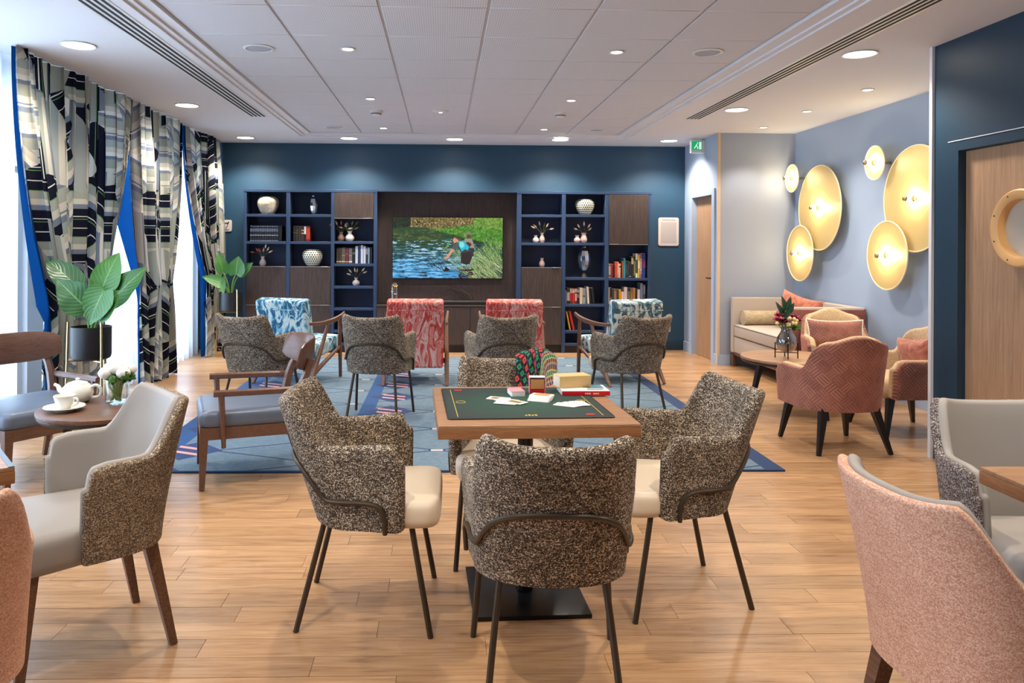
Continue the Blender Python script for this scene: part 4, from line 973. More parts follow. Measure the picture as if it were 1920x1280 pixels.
bud((1.70, 9.54, 1.38), .042, .095, 'vase_pink', 'short empty pink bud vase in the middle of the right bookcase', [], 8)
bud((1.785, 9.54, 1.38), .044, .125, 'vase_pink', 'taller pink bud vase with golden dried stems', [C_, C_, C_, C_, C_], 9, .6)

# ------------------------------------------------------------------ wall signs
t = thing('hearing_sign', 'small square metal sign with an ear symbol beside the curtains', 'sign', (-2.755, YB - .012, 1.572))
o = pad('plate', rrect(.148, .148, .022), 0, .010, .002, 'sign_metal', t, rot=(PI / 2, 0, 0), loc=(0, .010, 0))
def arcp(cx, cz, r, a0, a1, n=12): return [(cx + r * math.cos(math.radians(a0 + (a1 - a0) * k / n)), -.002, cz + r * math.sin(math.radians(a0 + (a1 - a0) * k / n))) for k in range(n + 1)]
tube('ear_outline', arcp(-.002, .012, .026, 150, -40) + [(.006, -.002, -.022), (-.004, -.002, -.030)], .0042, 'ink_grey', t, 6, 1)
for (a, b) in (((-.040, -.034), (-.018, -.010)), ((.022, .030), (.036, .048))): tube('slash', [(a[0], -.002, a[1]), (b[0], -.002, b[1])], .0075, 'ink', t, 6, 1)
boxes('caption', [((-.040 + .0115 * k, -.0025, -.054), (-.031 + .0115 * k, -.0005, -.046)) for k in range(7)], 'ink_grey', t)
t = thing('notice_board', 'blank pale pink notice frame on the teal wall', 'notice board', (2.917, YB - .014, 1.346))
pad('frame', rrect(.268, .366, .026, cy=.183), 0, .014, .003, 'board_pink', t, rot=(PI / 2, 0, 0), loc=(0, .014, 0))
bx2('sheet', (-.102, -.0015, .035), (.102, .0, .305), 'board_grey', t)
cu = bpy.data.curves.new('heading', 'FONT'); cu.body = 'INFORMATIONS'; cu.size = .024; cu.align_x = 'CENTER'; cu.extrude = .0005
to = textmesh('heading', cu); to.parent = t; to.location = (0, -.001, .326); to.rotation_euler = (PI / 2, 0, 0); to.data.materials.append(M['ink_grey'])
t = thing('power_socket', 'square beige power socket low on the teal wall', 'socket', (2.91, YB - .008, .235)); box('plate', (.082, .01, .082), (0, .003, .041), 'socket', t, .003); lathe('recess', [(0, 0), (.022, 0), (.022, .002), (0, .002)], 'board_grey', t, 20, (0, -.003, .041), (PI / 2, 0, 0))
t = thing('exit_sign', 'green running-man exit sign at the top of the light blue wall', 'exit sign', (3.03, 8.96, 2.46))
bx2('housing', (-.07, 0, .0), (.10, .06, .15), 'white_plastic', t, .004); bx2('panel', (-.064, -.004, .03), (.06, -.001, .14), 'exit_green', t)
tube('figure', [(-.035, -.005, .05), (-.022, -.005, .07), (-.01, -.005, .09), (-.004, -.005, .105)], .006, 'exit_white', t, 5, 2); tube('figure_leg', [(-.012, -.005, .085), (.006, -.005, .066), (.002, -.005, .046)], .005, 'exit_white', t, 5, 2); lathe('figure_head', [(0, -.008), (.008, 0), (0, .008)], 'exit_white', t, 8, (.004, -.005, .118)); bx2('doorway', (.022, -.006, .042), (.05, -.003, .128), 'exit_white', t)

# ================================================================== FURNITURE
rug = box('rug', (3.95, 4.54, .012), (.085, 6.75, .006), 'rug_pattern', None, .003); tag(rug, 'large blue rug with navy bands, thin diamond lines and pink motifs', 'rug')

# ---- tweed dining chair with a bent metal rod round its back (faces +Y)
def rnd_end(u, r=.05): a = max(0, (abs(u) - (1 - r)) / r); return 1 - math.sqrt(max(0, 1 - a * a))
def tweed_top(u):
    a = abs(u); back = .800 + .020 * min(1, (a / .31)) ** 2
    arm = .655 + .012 * smooth01((a - .5) / .5)
    return back + (arm - back) * smooth01((a - .36) / .15) - .05 * rnd_end(u, .09)
def tweed_chair(label, loc, rz):
    t = thing('tweed_dining_chair', label, 'chair', loc, rz, 'brown tweed dining chairs')
    o, plan, nr = shell('shell', 'tweed_brown', t, .232, -.03, -.195, .115, .365, tweed_top, lean=.14, wl=.034, o0=0, o1=.052, zr=.8, pw=1.0, ex=2.15, ex1=2.9, splay=.026)
    out = []
    for k in range(25):
        a = PI * k / 24; c_ = math.cos(a); out.append((.238 * math.copysign(abs(c_) ** .35, c_), .10 + .168 * abs(math.sin(a)) ** .33))
    out += [(-.20, -.02), (-.17, -.14), (-.08, -.17), (.08, -.17), (.17, -.14), (.20, -.02)]
    pad('seat_cushion', out, .365, .462, .035, 'cream_vinyl', t, .018)
    pts = []
    half = [(0, .600), (.10, .597), (.20, .584), (.29, .560), (.37, .522), (.43, .486), (.475, .468), (.54, .466), (.62, .466), (.70, .466), (.80, .464), (.86, .455), (.90, .435), (.915, .40), (.918, .362)]
    for u, z in [(-u, z) for u, z in reversed(half[1:])] + half:
        p = plan(u, z) + nr(u, z) * .006; pts.append((p.x, p.y, z))
    tube('back_rod', pts, .0085, 'bronze', t, 8, 3)
    for s in (-1, 1):
        tube('leg', [(s * .12, .15, .372), (s * .19, .165, .368), (s * .208, .172, .34), (s * .235, .235, .0)], .0105, 'bronze', t, 8, 4)
        tube('leg', [(s * .09, -.13, .372), (s * .145, -.145, .366), (s * .158, -.152, .335), (s * .195, -.235, .0)], .0105, 'bronze', t, 8, 4)
    return t, plan, nr
tc, TPLAN, TNR = tweed_chair('tweed dining chair with its back to the viewer at the card table', (.335, 2.36, 0), math.radians(-3))
dup(tc, 'tweed dining chair at the left side of the card table, turned right', (-.265, 2.84, 0), math.radians(-91))
dup(tc, 'tweed dining chair at the right side of the card table, turned left', (.90, 2.95, 0), math.radians(97))
farc = dup(tc, 'tweed dining chair facing the viewer beyond the card table, scarf over its back', (.30, 3.36, 0), math.radians(179))
dup(tc, 'tweed dining chair behind the wooden lounge chair, leftmost of the back row', (-1.40, 5.86, .012), math.radians(-20))
dup(tc, 'tweed dining chair in front of the left red marbled chair', (-.49, 5.86, .012), math.radians(-8))
dup(tc, 'tweed dining chair in front of the right red marbled chair', (.46, 5.88, .012), math.radians(8))
dup(tc, 'tweed dining chair in front of the teal marbled chair, rightmost of the back row', (1.46, 5.88, .012), math.radians(18))

# ---- wooden-legged tub chair, grey inside (faces +Y)
def tub_top(u):
    a = abs(u); back = .828 - .018 * (1 - min(1, a / .3) ** 2); arm = .662 - .012 * smooth01((a - .6) / .4)
    return back + (arm - back) * smooth01((a - .27) / .25) - .06 * rnd_end(u, .12)
def tub_chair(label, loc, rz, outer):
    t = thing('tub_chair', label, 'chair', loc, rz, 'grey-lined tub chairs')
    kw = dict(lean=.10, wl=.025, zr=.83, ex=2.7)
    shell('outer_shell', outer, t, .262, -.02, -.235, .045, .36, tub_top, o0=0, o1=.03, **kw)
    shell('inner_shell', 'grey_vinyl', t, .262, -.02, -.235, .045, .362, tub_top, o0=.024, o1=.054, topadd=.004, **kw)
    out = rrect(.44, .40, .05, 5, 0, .05)
    out = [(x * (1 if y < .15 else 1.12), y) for x, y in out]
    pad('seat_cushion', out, .345, .468, .04, 'grey_vinyl', t, .016)
    for s in (-1, 1):
        tube('leg', [(s * .205, .19, .36), (s * .225, .225, 0)], (.030, .017), 'walnut', t, 4, 1, PI / 4, smooth=False)
        tube('leg', [(s * .165, -.165, .37), (s * .195, -.24, 0)], (.030, .017), 'walnut', t, 4, 1, PI / 4, smooth=False)
    return t
tub_chair('tub chair with grey lining and taupe tweed outside, beside the round tea table', (-1.21, 2.58, 0), math.radians(129), 'tweed_taupe')
tub_chair('pink boucle tub chair cut off at the left edge', (-1.245, 1.74, 0), math.radians(38), 'boucle_pink')
tub_chair('pink boucle tub chair in the right foreground', (1.30, 1.72, 0), math.radians(-86), 'boucle_pink')
tub_chair('tub chair with grey lining and dark grey tweed outside, by the navy wall', (1.905, 2.32, 0), math.radians(178), 'tweed_grey')

# ---- terracotta armchair with beige lining (faces +Y)
def camel_top(u):
    a = abs(u); back = .770 - .045 * smooth01(a / .26) - .03 * smooth01((a - .26) / .14); arm = .545
    return back + (arm - back) * smooth01((a - .36) / .17) - .05 * rnd_end(u, .12)
def armchair(label, loc, rz, cushion=None):
    t = thing('terracotta_armchair', label, 'armchair', loc, rz, 'terracotta armchairs in the nook')
    kw = dict(lean=.08, wl=.035, zr=.77, ex=2.3)
    shell('outer_shell', 'terracotta_velvet', t, .285, .0, -.26, .20, .275, camel_top, o0=0, o1=.035, **kw)
    shell('inner_shell', 'beige_weave', t, .285, .0, -.26, .20, .278, camel_top, o0=.026, o1=.075, topadd=.008, **kw)
    pad('seat_cushion', rrect(.47, .46, .07, 5, 0, .06), .27, .415, .05, 'beige_weave', t, .02)
    for s in (-1, 1):
        tube('leg', [(s * .20, .19, .285), (s * .245, .245, 0)], (.034, .016), 'black_leg', t, 4, 1, PI / 4, smooth=False)
        tube('leg', [(s * .175, -.185, .285), (s * .245, -.255, 0)], (.034, .016), 'black_leg', t, 4, 1, PI / 4, smooth=False)
    return t
armchair('terracotta armchair seen from behind, nearest in the nook', (2.66, 5.08, 0), math.radians(3))
armchair('terracotta armchair facing the viewer beside the sofa', (3.53, 6.66, 0), math.radians(166))
armchair('terracotta armchair half hidden by the navy wall', (3.38, 5.50, 0), math.radians(90))

def pillow(name, w_, h_, th, m, label, loc, rot, piping=None, cat='cushion', group='cushions in the nook'):
    t = thing(name, label, cat, loc, 0, group); t.rotation_euler = rot
    N = 16; V, F, UV = [], [], []
    for side in (1, -1):
        for j in range(N + 1):
            for i in range(N + 1):
                a, b = -1 + 2 * i / N, -1 + 2 * j / N
                px = a * w_ / 2 * (1 - .07 * (1 - b * b) * 0 - .06 * (1 - abs(b)) * abs(a) ** 3 * 0); pz = b * h_ / 2
                px *= 1 - .07 * (1 - b * b); pz *= 1 - .15 * (1 - a * a)
                d = th / 2 * ((1 - a ** 4) * (1 - b ** 4)) ** .55
                V.append((px, side * d, pz)); UV.append((a * w_ / 2 + 1, b * h_ / 2 + 1))
    n2 = (N + 1) ** 2
    for s in range(2):
        for j in range(N):
            for i in range(N):
                q = (s * n2 + j * (N + 1) + i, s * n2 + j * (N + 1) + i + 1, s * n2 + (j + 1) * (N + 1) + i + 1, s * n2 + (j + 1) * (N + 1) + i); F.append(q if s else q[::-1])
    pyd('pad', V, F, m, t, True, uvs=UV, sharp=80)
    if piping:
        ring = []
        for i in range(N): ring.append((-1 + 2 * i / N, -1))
        for i in range(N): ring.append((1, -1 + 2 * i / N))
        for i in range(N): ring.append((1 - 2 * i / N, 1))
        for i in range(N + 1): ring.append((-1, 1 - 2 * i / N))
        tube('piping', [(a * w_ / 2 * (1 - .07 * (1 - b * b)), 0, b * h_ / 2 * (1 - .15 * (1 - a * a))) for a, b in ring], .006, piping, t, 6, 1)
    return t
pillow('lumbar_cushion', .48, .27, .13, 'terracotta_velvet', 'herringbone terracotta cushion with cream piping on the armchair facing the viewer', (3.54, 6.72, .56), (math.radians(-16), 0, math.radians(-12)), 'white_petal')
pillow('throw_cushion', .40, .26, .13, 'rose_velvet', 'rose velvet cushion on the half hidden armchair', (3.52, 5.50, .555), (math.radians(-12), .1, math.radians(92)))
pillow('throw_cushion', .50, .37, .15, 'rose_velvet', 'rose velvet cushion in the corner of the sofa', (3.73, 7.85, .665), (math.radians(-18), .22, math.radians(-62)))

# ---- sofa in the nook
t = thing('bench_sofa', 'beige bench sofa with high back and terracotta end panel', 'sofa', (3.62, 7.74, 0))
bx2('back', (.27, -.72, .16), (.365, .72, .775), 'sofa_fabric', t, .012, 3)
bx2('far_end_panel', (-.37, .64, .16), (.30, .72, .775), 'sofa_fabric', t, .012, 3)
bx2('near_end_panel', (-.37, -.72, .16), (.30, -.645, .775), 'sofa_fabric', t, .012, 3)
bx2('end_upholstery', (-.362, -.728, .175), (.362, -.715, .762), 'terracotta_velvet', t, .004)
bx2('base', (-.355, -.65, .165), (.28, .65, .335), 'sofa_fabric', t, .008, 2)
pad('seat_cushion', rrect(.645, 1.27, .03, 4, -.045, 0), .345, .475, .018, 'sofa_fabric', t, .008)
tube('seat_piping', [(-.365, -.62, .462), (-.365, .62, .462)], .005, 'ink_grey', t, 6, 1)
bx2('rail', (-.35, -.70, .13), (.34, .70, .165), 'walnut', t, .003)
for x in (-.34, .33):
    for y in (-.69, .69): box('leg', (.045, .045, .14), (x, y, .07), 'walnut', t, .004)
sv = []
for k in range(54): sv.append(lathe('s', [(0, -.004), (.0042, 0), (0, .004)], None, None, 6, ret=True))
vv = [([(x + -.345 + .0129 * k, y - .729, z + .757) for x, y, z in v], f) for k, (v, f) in enumerate(sv)]
V, F = merge(vv); o = pyd('stud_row', V, F, 'white_petal', t, True); tag(o, kind='stuff')
t = thing('bolster', 'beige cylindrical bolster lying on the sofa seat', 'cushion', (3.585, 8.28, .476), 0, 'cushions in the nook')
lathe('roll', [(0, -.27), (.06, -.27), (.078, -.262), (.08, -.25), (.08, .25), (.078, .262), (.06, .27), (0, .27)], 'bolster_weave', t, 28, (0, 0, .082), (0, PI / 2, 0))
tube('piping', [(-.262, .08 * math.cos(a), .082 + .08 * math.sin(a)) for a in [2 * PI * k / 24 for k in range(25)]], .005, 'sofa_fabric', t, 6, 1)

# ---- round tables
def round_table(name, label, loc, R, H, mtop, legs):
    t = thing(name, label, 'table', loc, .3)
    pad('table_top', circle(R, 56), H - .022, H, .003, mtop, t, seg=2, rb=.004)
    pad('edge_band', circle(R - .004, 56), H - .045, H - .020, .003, 'edge_dark', t, seg=2, rb=.016)
    for k in range(legs):
        a = 2 * PI * k / legs + .6; c, s = math.cos(a), math.sin(a)
        tube('leg', [(c * R * .62, s * R * .62, H - .04), (c * R * .84, s * R * .84, 0)], (.030, .016), 'black_leg', t, 4, 1, PI / 4, smooth=False)
    return t
round_table('coffee_table', 'round dark-edged coffee table in front of the sofa', (2.862, 6.10, 0), .405, .45, 'table_wood', 3)
round_table('tea_table', 'small round tea table between the lounge chairs by the window', (-1.735, 3.98, 0), .33, .50, 'walnut', 3)

# ---- square tables
def square_table(label, loc, rz, size=.70, H=.735, foot=True):
    t = thing('square_table', label, 'table', loc, rz)
    box('table_top', (size, size, .012), (0, 0, H - .006), 'table_wood', t, .002, 1)
    box('edge', (size + .002, size + .002, .036), (0, 0, H - .029), 'edge_wood', t, .003)
    lathe('column', [(.032, .02), (.032, .05), (.040, .10), (.030, .16), (.030, H - .06)], 'black_metal', t, 20)
    box('base_plate', (.43, .43, .016), (0, 0, .009), 'black_metal', t, .003)
    box('top_bracket', (.30, .30, .012), (0, 0, H - .053), 'black_metal', t, .002)
    return t
square_table('square card table with a green game mat', (.325, 2.93, 0), math.radians(2.2))
square_table('square table at the right edge beside the pink tub chair', (1.86, 1.735, 0), 0)
lt = square_table('square table cut off at the left edge', (-1.66, 2.17, 0), math.radians(38))
bx2('dark_rim', (.335, -.35, .735), (.349, .35, .7365), 'slate_leather', lt)

# ---- things on the card table
TZ = .7355
mt = thing('game_mat', 'dark green felt game mat with gold lines on the card table', 'game mat', (.308, 2.945, TZ), math.radians(2.6))
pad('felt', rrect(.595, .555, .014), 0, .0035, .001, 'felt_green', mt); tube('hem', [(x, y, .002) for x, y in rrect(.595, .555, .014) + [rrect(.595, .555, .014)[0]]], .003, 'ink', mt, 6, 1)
for s in (-1, 1):
    bx2('gold_line', (s * .262 - .0012, -.25, .0035), (s * .262 + .0012, .25, .0042), 'gold_ink', mt)
    tube('gold_ring', [(s * .235 + .018 * math.cos(a), .02 * math.sin(a), .004) for a in [2 * PI * k / 16 for k in range(17)]], .0014, 'gold_ink', mt, 5, 1)
bx2('red_corner_mark', (-.245, .232, .0035), (-.215, .246, .0043), 'red_card', mt); bx2('red_corner_mark', (.205, -.236, .0035), (.235, -.222, .0043), 'red_card', mt)
boxes('gold_crest', [((-.02 + .012 * k, -.245, .0035), (-.012 + .012 * k, -.232 + .006 * (k % 2), .0042)) for k in range(4)], 'gold_ink', mt)
CW, CH = .057, .088
def card(x, y, z, a, label, face):
    t = thing('playing_card', label, 'playing card', (x, y, z), a, 'playing cards on the mat')
    pad('face', rrect(CW, CH, .005, 3), 0, .0008, .0002, 'card_white', t, seg=1)
    if face == 'court':
        bx2('picture', (-.018, -.030, .0008), (.018, .030, .0010), 'card_orange', t); bx2('figure', (-.010, -.026, .0010), (.008, .026, .0011), 'card_green', t)
    else:
        m = 'card_red' if face == 'red' else 'ink'
        for px in (-.012, .012):
            for py in (-.026, 0, .026): poly('pip', [(-.004, 0), (0, .005), (.004, 0), (0, -.005)], .0002, m, t, (px, py, .0009), (-PI / 2, 0, 0))
MZ = TZ + .0036
card(.225, 3.005, MZ, 1.15, 'court playing card at the left of the loose hand', 'court'); card(.255, 2.965, MZ + .001, .95, 'black-suited playing card in the middle of the loose hand', 'black'); card(.248, 2.915, MZ + .002, 1.25, 'red-suited playing card nearest the viewer in the loose hand', 'red'); card(.285, 2.925, MZ + .003, .8, 'court playing card at the right of the loose hand', 'court')
for k in range(4): card(.475 + .018 * k, 2.885 + .004 * k, MZ + .001 * k, 1.05 - .28 * k + .0, ['lowest', 'second', 'third', 'topmost'][k] + ' playing card of the red fan on the right of the mat', 'red')
def deck(name, label, loc, a, n, top, spread):
    t = thing(name, label, 'card deck', loc, a)
    for k in range(n):
        o = pad('card', rrect(CW, CH, .005, 3), 0, .0021, .0004, top if k == n - 1 else 'card_white', t, seg=1, loc=(spread * k, .0008 * math.sin(k * 2.1), .0023 * k), rot=(0, 0, spread * 6 * (n - k) * .3))
    return t
deck('card_deck', 'neat stack of pink-backed cards on the mat', (.303, 3.085, MZ), .12, 9, 'card_back', 0.0)
dk_ = deck('card_deck', 'slanting stack of white cards with a court card on top', (.385, 2.965, MZ), 1.1, 8, 'card_white', .0035); bx2('picture', (.010, -.030, .0186), (.044, .030, .0190), 'card_orange', dk_)
cb = thing('card_box', 'small open red card box at the back of the mat', 'box', (.392, 3.115, MZ), math.radians(-2))
bx2('body', (-.032, -.018, 0), (.032, .018, .040), 'book_red', cb, .002); bx2('window', (-.027, -.0205, .021), (.027, -.0185, .060), 'card_orange', cb); bx2('back_wall', (-.032, .010, .04), (.032, .018, .066), 'card_back', cb, .001); bx2('side_wall', (-.033, -.018, .0), (-.030, .018, .066), 'card_back', cb); bx2('side_wall', (.030, -.018, .0), (.033, .018, .066), 'card_back', cb); bx2('flap', (-.032, -.02, .066), (.032, .018, .069), 'card_white', cb)
rb = thing('hardcover_book', 'white hardcover book with a red spine lying on the card table', 'book', (.585, 3.13, TZ + .002), math.radians(1))
bx2('cover', (-.098, -.068, 0), (.098, .068, .021), 'book_cover', rb, .002); bx2('spine', (-.0985, -.0705, .0015), (.0985, -.0655, .0195), 'book_red', rb, .002); bx2('photo_panel', (.015, -.02, .0212), (.085, .062, .0216), 'print_blue', rb); bx2('photo_shade', (.0, .0, .0214), (.03, .05, .0218), 'print_dark', rb); bx2('lettering', (.01, -.048, .0212), (.075, -.034, .0214), 'ink_grey', rb)
boxes('spine_lettering', [((-.005 + .0085 * k, -.0712, .007), (.0005 + .0085 * k, -.0703, .013)) for k in range(7) if k not in (3,)], 'card_white', rb)
yb = thing('paperback_book', 'thick cream paperback lying on the red-spined book', 'book', (.545, 3.165, TZ + .0235), math.radians(14))
bx2('pages', (-.068, -.035, .002), (.066, .038, .046), 'paper', yb, .001); bx2('spine', (-.070, -.039, 0), (.070, -.034, .048), 'straw', yb, .002); bx2('cover', (-.070, -.038, .046), (.070, .040, .0485), 'straw', yb, .001); bx2('cover', (-.070, -.038, -.0005), (.070, .040, .002), 'straw', yb, .0005)

# ---- scarf over the far tweed chair
def scarf():
    t = thing('scarf', 'colourful scarf with squares and stripes draped over a tweed chair back', 'scarf', tuple(farc.location), farc.rotation_euler[2])
    def sheet(name, u0, u1, m, rows, seed, bulge):
        V, F, UV = [], [], []; NU = 26
        for i in range(NU + 1):
            s = i / NU; u = u0 + (u1 - u0) * s
            for j, (off, zf) in enumerate(rows):
                zt = tweed_top(u) + .008; z = zt + zf + (.020 * bulge * math.sin(s * PI) if zf > -.04 else 0); zz = min(z, zt + .02)
                p = TPLAN(u, min(zz, .82)) - TNR(u, min(zz, .82)) * (off + .006 * math.sin(s * 17 + j * .5 + seed))
                V.append((p.x, p.y, z)); UV.append((s * abs(u1 - u0) * .68, -j * .036))
        n = len(rows)
        for i in range(NU):
            for j in range(n - 1): F.append((i * n + j, (i + 1) * n + j, (i + 1) * n + j + 1, i * n + j + 1))
        o = pyd(name, V, F, m, t, True, uvs=UV, sharp=180); md = o.modifiers.new('thick', 'SOLIDIFY'); md.thickness = .004
    rows = [(-.012, -.16), (-.012, -.10), (-.012, -.05), (-.010, -.01), (.0, .006), (.026, .012), (.052, .004), (.064, -.015), (.068, -.05), (.070, -.09), (.074, -.13), (.078, -.17), (.080, -.21), (.082, -.25)]
    sheet('squares_panel', -.36, -.04, 'scarf_squares', rows, 0, 1.2); sheet('stripes_panel', -.62, -.345, 'scarf_stripes', rows[:11], 2, 1.0)
scarf()

# ---- slatted-arm lounge chair with slate seat (faces +Y)
def lounge(label, loc, rz):
    t = thing('lounge_chair', label, 'chair', loc, rz, 'wooden lounge chairs with slate leather seats')
    pad('seat', rrect(.55, .56, .05), .325, .425, .035, 'slate_leather', t, .012)
    boxes('apron', [((-.265, .235, .27), (.265, .272, .335)), ((-.265, -.272, .27), (.265, -.235, .335)), ((-.272, -.26, .27), (-.235, .26, .335)), ((.235, -.26, .27), (.272, .26, .335))], 'seat_brown', t)
    for s in (-1, 1):
        tube('leg', [(s * .248, .25, .335), (s * .256, .262, 0)], (.034, .020), 'seat_brown', t, 4, 1, PI / 4, smooth=False)
        tube('leg', [(s * .262, -.33, 0), (s * .262, -.25, .30), (s * .262, -.27, .52), (s * .245, -.335, .68)], (.020, .030, .026, .020), 'seat_brown', t, 6, 3, 0)
        tube('arm_rail', [(s * .288, .205, .525), (s * .288, .0, .523), (s * .276, -.275, .520)], .019, 'seat_brown', t, 6, 2, squash=.8)
        tube('arm_post', [(s * .290, .165, .522), (s * .287, .155, .35), (s * .286, .15, .225)], (.017, .015, .012), 'seat_brown', t, 6, 2)
    V, F = [], []; N = 20
    for i in range(N + 1):
        s = -1 + 2 * i / N; x = .315 * s; yb_ = -.365 + .115 * s * s; hh = .096 * (1 - .35 * abs(s) ** 4); zc = .695 + .012 * s * s
        for k in range(10):
            a = 2 * PI * k / 10; cy_, sz = math.cos(a), math.sin(a); e = 1 if abs(s) < .999 else .3
            V.append((x, yb_ + .017 * cy_ * e - .03 * (sz * .5), zc + hh * math.copysign(abs(sz) ** .6, sz) * (1 if abs(s) < .95 else .8)))
    for i in range(N):
        for k in range(10): F.append((i * 10 + k, i * 10 + (k + 1) % 10, (i + 1) * 10 + (k + 1) % 10, (i + 1) * 10 + k))
    F += [tuple(range(9, -1, -1)), tuple(range(N * 10, N * 10 + 10))]
    pyd('backrest', V, F, 'seat_brown', t, True, fix=True); return t
lc = lounge('wooden lounge chair with slate seat on the rug, turned to the window', (-1.14, 4.49, .006), math.radians(109))
dup(lc, 'wooden lounge chair with slate seat at the left edge by the sheer curtain', (-2.40, 4.49, 0), math.radians(-125))

# ---- marbled lounge chair (faces +Y)
def marbled(label, loc, rz, m):
    t = thing('marbled_lounge_chair', label, 'armchair', loc, rz, 'marbled fabric lounge chairs facing the television')
    th = .21
    box('backrest', (.535, .125, .665), (0, -.262, .487), m, t, .03, 4, (th, 0, 0))
    tube('seam', [(-.262, -.378, .715), (.262, -.378, .715)], .0035, m, t, 6, 1)
    box('seat', (.53, .56, .14), (0, .06, .325), m, t, .035, 4, (math.radians(6), 0, 0))
    bx2('rear_rail', (-.29, -.17, .19), (.29, -.14, .235), 'walnut', t); bx2('front_rail', (-.29, .24, .24), (.29, .27, .285), 'walnut', t)
    for s in (-1, 1):
        x = s * .300
        tube('front_leg', [(x, .275, 0), (x, .262, .30), (x, .25, .575)], (.017, .021, .017), 'walnut', t, 8, 3)
        tube('arm_rest', [(x + s * .012, .33, .638), (x + s * .006, .24, .602), (x, .06, .578), (x, -.16, .575), (x - s * .004, -.34, .588)], (.020, .026, .024, .018, .014), 'walnut', t, 8, 4, squash=.62)
        tube('rear_leg', [(x, .02, .57), (x, -.13, .32), (x, -.27, .11), (x, -.355, 0)], (.016, .021, .022, .015), 'walnut', t, 8, 3)
        tube('side_rail', [(x, .26, .31), (x, .05, .23), (x, -.15, .155), (x, -.29, .085)], (.016, .019, .021, .016), 'walnut', t, 8, 3)
    return t
marbled('red marbled lounge chair left of the television centre', (-.255, 7.5, .012), 0, 'marble_red')
marbled('red marbled lounge chair right of the television centre', (.69, 7.5, .012), math.radians(-1), 'marble_red')
marbled('bright blue marbled lounge chair on the window side', (-1.40, 7.52, .012), math.radians(-20), 'marble_blue')
marbled('teal and cream marbled lounge chair on the right', (1.76, 7.52, .012), math.radians(18), 'marble_teal')

# ================================================================== PLANTS
def leaf_mesh(name, base, tip, wd, nrm, m, parent, curl=.25, cup=.18):
    base, tip = Vector(base), Vector(tip); ax = tip - base; L = ax.length; ax.normalize(); nrm = Vector(nrm); nrm = (nrm - ax * nrm.dot(ax)).normalized(); sd = ax.cross(nrm)
    NL, NW = 14, 8; V, F, UV = [], [], []
    for i in range(NL + 1):
        t = i / NL; wv = wd / 2 * (math.sin(PI * min(1, (t * .94 + .06)) ** .72)) ** .8 * (1 - .12 * t)
        if i == NL: wv = .001
        for j in range(NW + 1):
            s = -1 + 2 * j / NW
            back = -.13 * L * (1 - t) ** 3 * abs(s) ** 1.2
            p = base + ax * (t * L + back) + sd * (s * wv) + nrm * (-curl * L * t * t + cup * wv * s * s + .012 * L * math.sin(t * 16) * abs(s))
            V.append(p); UV.append((s * .5 + .5, t))
    for i in range(NL):
        for j in range(NW): a = i * (NW + 1) + j; F.append((a, a + 1, a + NW + 2, a + NW + 1))
    return pyd(name, V, F, m, parent, True, uvs=UV, sharp=180)
def plant(label, loc, leaves, rz, R=.132):
    t = thing('potted_plant', label, 'plant', loc, 0, 'potted plants on brass stands')
    zb, zt = .535, .765
    lathe('pot', [(0, zb), (R * .8, zb), (R * .95, zb + .012), (R, zb + .035), (R, zt), (R - .008, zt), (R - .008, zt - .03), (0, zt - .032)], 'black_matte', t, 36)
    lathe('soil', [(0, zt - .026), (R - .012, zt - .03), (R - .012, zt - .034)], 'soil', t, 20)
    st = pyd('stand', *merge([tube('x', [(0, 0, 0), (R * 1.08, 0, 0)], .005, None, None, 6, 1, ret=True)]), 'brass', t)
    st.location = (0, 0, zb - .006); st.rotation_euler = (0, 0, rz)
    for k in range(3):
        a = rz + 2 * PI * k / 3; c, s = math.cos(a), math.sin(a); rr = R + .012
        tube('stand_leg', [(c * rr * 1.12, s * rr * 1.12, 0), (c * rr * 1.0, s * rr * 1.0, .80)], .0085, 'brass', t, 8, 1)
        tube('stand_bar', [(0, 0, zb - .008), (c * rr, s * rr, zb - .008)], .005, 'brass', t, 6, 1)
        tube('stand_ring_bar', [(c * rr * 1.09, s * rr * 1.09, .12), (0, 0, .12)], .004, 'brass', t, 6, 1)
    for base, tip, wd, nrm in leaves:
        b = Vector(base); tube('stem', [(b.x * .12, b.y * .3, zt - .03), (b.x * .45, b.y * .6, zt + (b.z - zt) * .55), tuple(b)], (.009, .006), 'green_stem', t, 6, 5)
        leaf_mesh('leaf', base, tip, wd, nrm, 'leaf', t)
plant('large-leaved potted plant in a black pot beside the tea table', (-2.45, 5.36, 0), [
    ((-.10, .0, 1.04), (-.30, -.02, 1.26), .20, (.55, -.8, .35)), ((.0, -.08, .90), (-.17, -.14, 1.10), .24, (.25, -1, .3)), ((.05, .05, 1.02), (.14, .05, 1.28), .22, (.0, -1, .1)),
    ((.13, .04, .94), (.32, .02, 1.19), .23, (-.35, -1, .3)), ((.13, -.10, 1.02), (.03, -.16, .80), .23, (.1, -.85, .55)), ((.08, -.08, .86), (.22, -.14, 1.02), .22, (-.1, -1, .35))], -.7)
plant('large-leaved potted plant in the far corner beside the left bookcase', (-2.53, 9.12, 0), [
    ((-.09, .0, 1.0), (-.13, -.04, 1.24), .16, (.5, -1, .1)), ((.07, -.04, .98), (.10, -.06, 1.19), .22, (.1, -1, .2)), ((.10, .03, .98), (.24, -.02, 1.12), .15, (-.2, -1, .2)), ((-.06, -.08, .86), (-.24, -.22, .98), .17, (.3, -1, .7)), ((-.14, -.06, .93), (-.03, -.20, .80), .15, (0, -.6, .8))], -.75)

